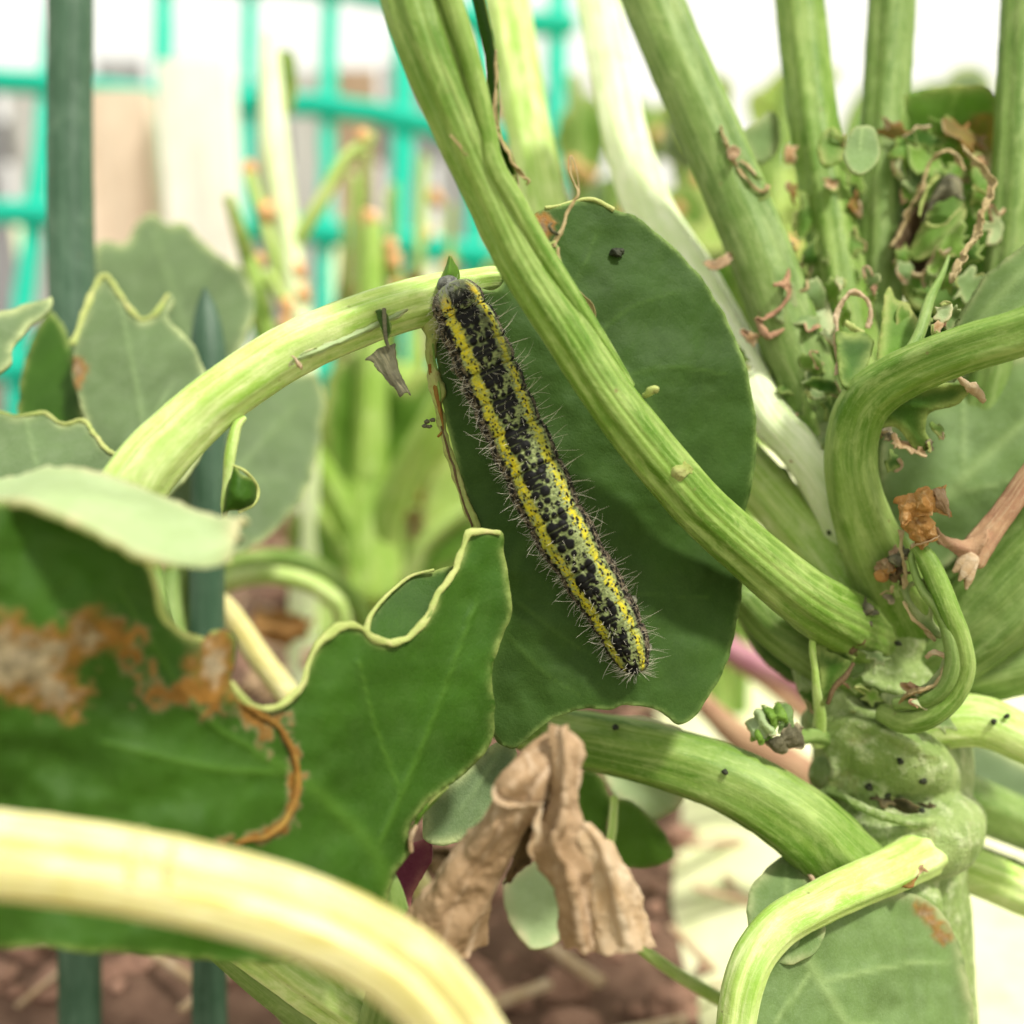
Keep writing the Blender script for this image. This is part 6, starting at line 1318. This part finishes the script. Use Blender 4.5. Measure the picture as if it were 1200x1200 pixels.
# head capsule, legs and prolegs
hm = plain_mat('head_capsule', c4(.010, .010, .010), c4(.15, .155, .13), 24, .4, .4, bd=.02)
hp = pts[10] - Nv[10] * .9 - T[10] * .55
Vh, Qh = blob(hp, 1.05, 4, 18, 24, .12, .95)
mk('head', Vh, [Qh[:, ::-1]], hm, ct)
leg_m = plain_mat('leg_skin', c4(.03, .03, .03), c4(.20, .20, .14), 20, .5, .3, bd=.02)
for (a0, lname, ln_, rw) in [(bigs[1], 'true_leg', 1.5, .32), (bigs[2], 'true_leg', 1.5, .34), (bigs[3], 'true_leg', 1.4, .34), (bigs[6] + .8, 'proleg', 1.1, .6), (bigs[7] + .8, 'proleg', 1.1, .6), (bigs[8] + .8, 'proleg', 1.1, .58), (bigs[9] + .4, 'proleg', 1.1, .55), (LT - 1.6, 'proleg', 1.0, .5)]:
    k = int(np.searchsorted(L, a0))
    for sd in (-1, 1):
        ang = np.array([sd * math.radians(128)]); dr = frame(np.array([k]), ang)[0]
        p0 = pts[k] + dr * rad[k] * .8; p1 = pts[k] + dr * (rad[k] + ln_ * .25) - Nv[k] * .45; p2 = p1 - Nv[k] * ln_ * .3
        VV, QQ, o_ = [], [], 0
        cs = crom(np.array([[*p0, rw], [*p1, rw * .85], [*p2, rw * .55]]), n=9)
        tt = np.gradient(cs[:, :3], axis=0); tt /= np.linalg.norm(tt, axis=1, keepdims=True)
        ax = np.cross(tt, T[k]); ax /= np.linalg.norm(ax, axis=1, keepdims=True); ay = np.cross(tt, ax)
        an = np.linspace(0, 2 * math.pi, 12, endpoint=False)
        VV = (cs[:, None, :3] + cs[:, 3][:, None, None] * (np.cos(an)[None, :, None] * ax[:, None] + np.sin(an)[None, :, None] * ay[:, None])).reshape(-1, 3)
        ii = np.arange(8)[:, None] * 12; jj = np.arange(12)[None]; jj2 = (jj + 1) % 12
        mk(lname, VV, [np.stack([ii + jj, ii + jj2, ii + 12 + jj2, ii + 12 + jj], -1).reshape(-1, 4), np.arange(96, 108)[None]], leg_m, ct)
# bristles
hairs = []
def hair(a, p, ln_, lean=.3, wdt=.030):
    k = int(np.clip(np.searchsorted(L, a), 2, NR - 3))
    t_ = np.array([p / R0])
    dr = frame(np.array([k]), t_)[0]
    root = pts[k] + dr * rad[k] * .98
    jit = np.array([random.gauss(0, .22) for _ in range(3)])
    d0 = dr + jit * .8 + T[k] * random.uniform(-lean, lean)
    d0 /= np.linalg.norm(d0)
    bend = T[k] * random.uniform(-.35, .45) + np.array([0, 0, random.uniform(-.1, .25)]) + jit * .5
    c_ = [root + d0 * ln_ * s + bend * ln_ * s * s * .8 for s in (0, .3, .6, .85, 1)]
    hairs.append((np.array(c_), wdt))
for (a, p, ra, rp, h) in spots[:NB]:
    if ra > .12 and random.random() < .75: hair(a, p, random.uniform(.5, 1.3), .5, .018)
for b in np.arange(.2, LT, .19):
    for sd in (-1, 1):
        for _ in range(2 if sd < 0 else 1):
            hair(b + random.uniform(-.15, .15), sd * random.uniform(2.4, 4.8), random.uniform(.3, 1.15), .5, random.uniform(.006, .013))
for b in bigs[1:] :
    for q in (.2, 1.6, 2.7):
        for _ in range(2):
            hair(b + q + random.uniform(-.1, .1), random.uniform(2.4, 3.1), random.uniform(1.5, 2.6), .3, .019)
            hair(b + q + random.uniform(-.2, .2), -random.uniform(2.6, 3.6), random.uniform(1.2, 2.0), .4, .018)
for _ in range(70): hair(random.uniform(.1, 1.8), random.uniform(-4, 4), random.uniform(.4, .9), .9, .010)
for _ in range(46): hair(LT - random.uniform(.05, .9), random.uniform(-4.5, 4.5), random.uniform(.6, 1.3), .2, .018)
VV, QQ, TT_ = [], [], []
for q, (c_, wd) in enumerate(hairs):
    t_ = np.gradient(c_, axis=0); t_ /= np.linalg.norm(t_, axis=1, keepdims=True)
    ax = np.cross(t_, np.array([.3, .5, .8])); ax /= np.linalg.norm(ax, axis=1, keepdims=True); ay = np.cross(t_, ax)
    an = np.array([0, 2.094, 4.189]); ww = wd * np.array([1.15, .9, .7, .5, .2])
    VV.append((c_[:, None] + ww[:, None, None] * (np.cos(an)[None, :, None] * ax[:, None] + np.sin(an)[None, :, None] * ay[:, None])).reshape(-1, 3))
    ii = np.arange(4)[:, None] * 3; jj = np.arange(3)[None]; jj2 = (jj + 1) % 3
    QQ.append(np.stack([ii + jj, ii + jj2, ii + 3 + jj2, ii + 3 + jj], -1).reshape(-1, 4) + q * 15)
m = NT('bristle'); m.b.inputs['Base Color'].default_value = c4(.60, .57, .46); m.b.inputs['Roughness'].default_value = .35
tag(mk('bristles', np.vstack(VV), [np.vstack(QQ)], m.m, ct), kind='stuff')
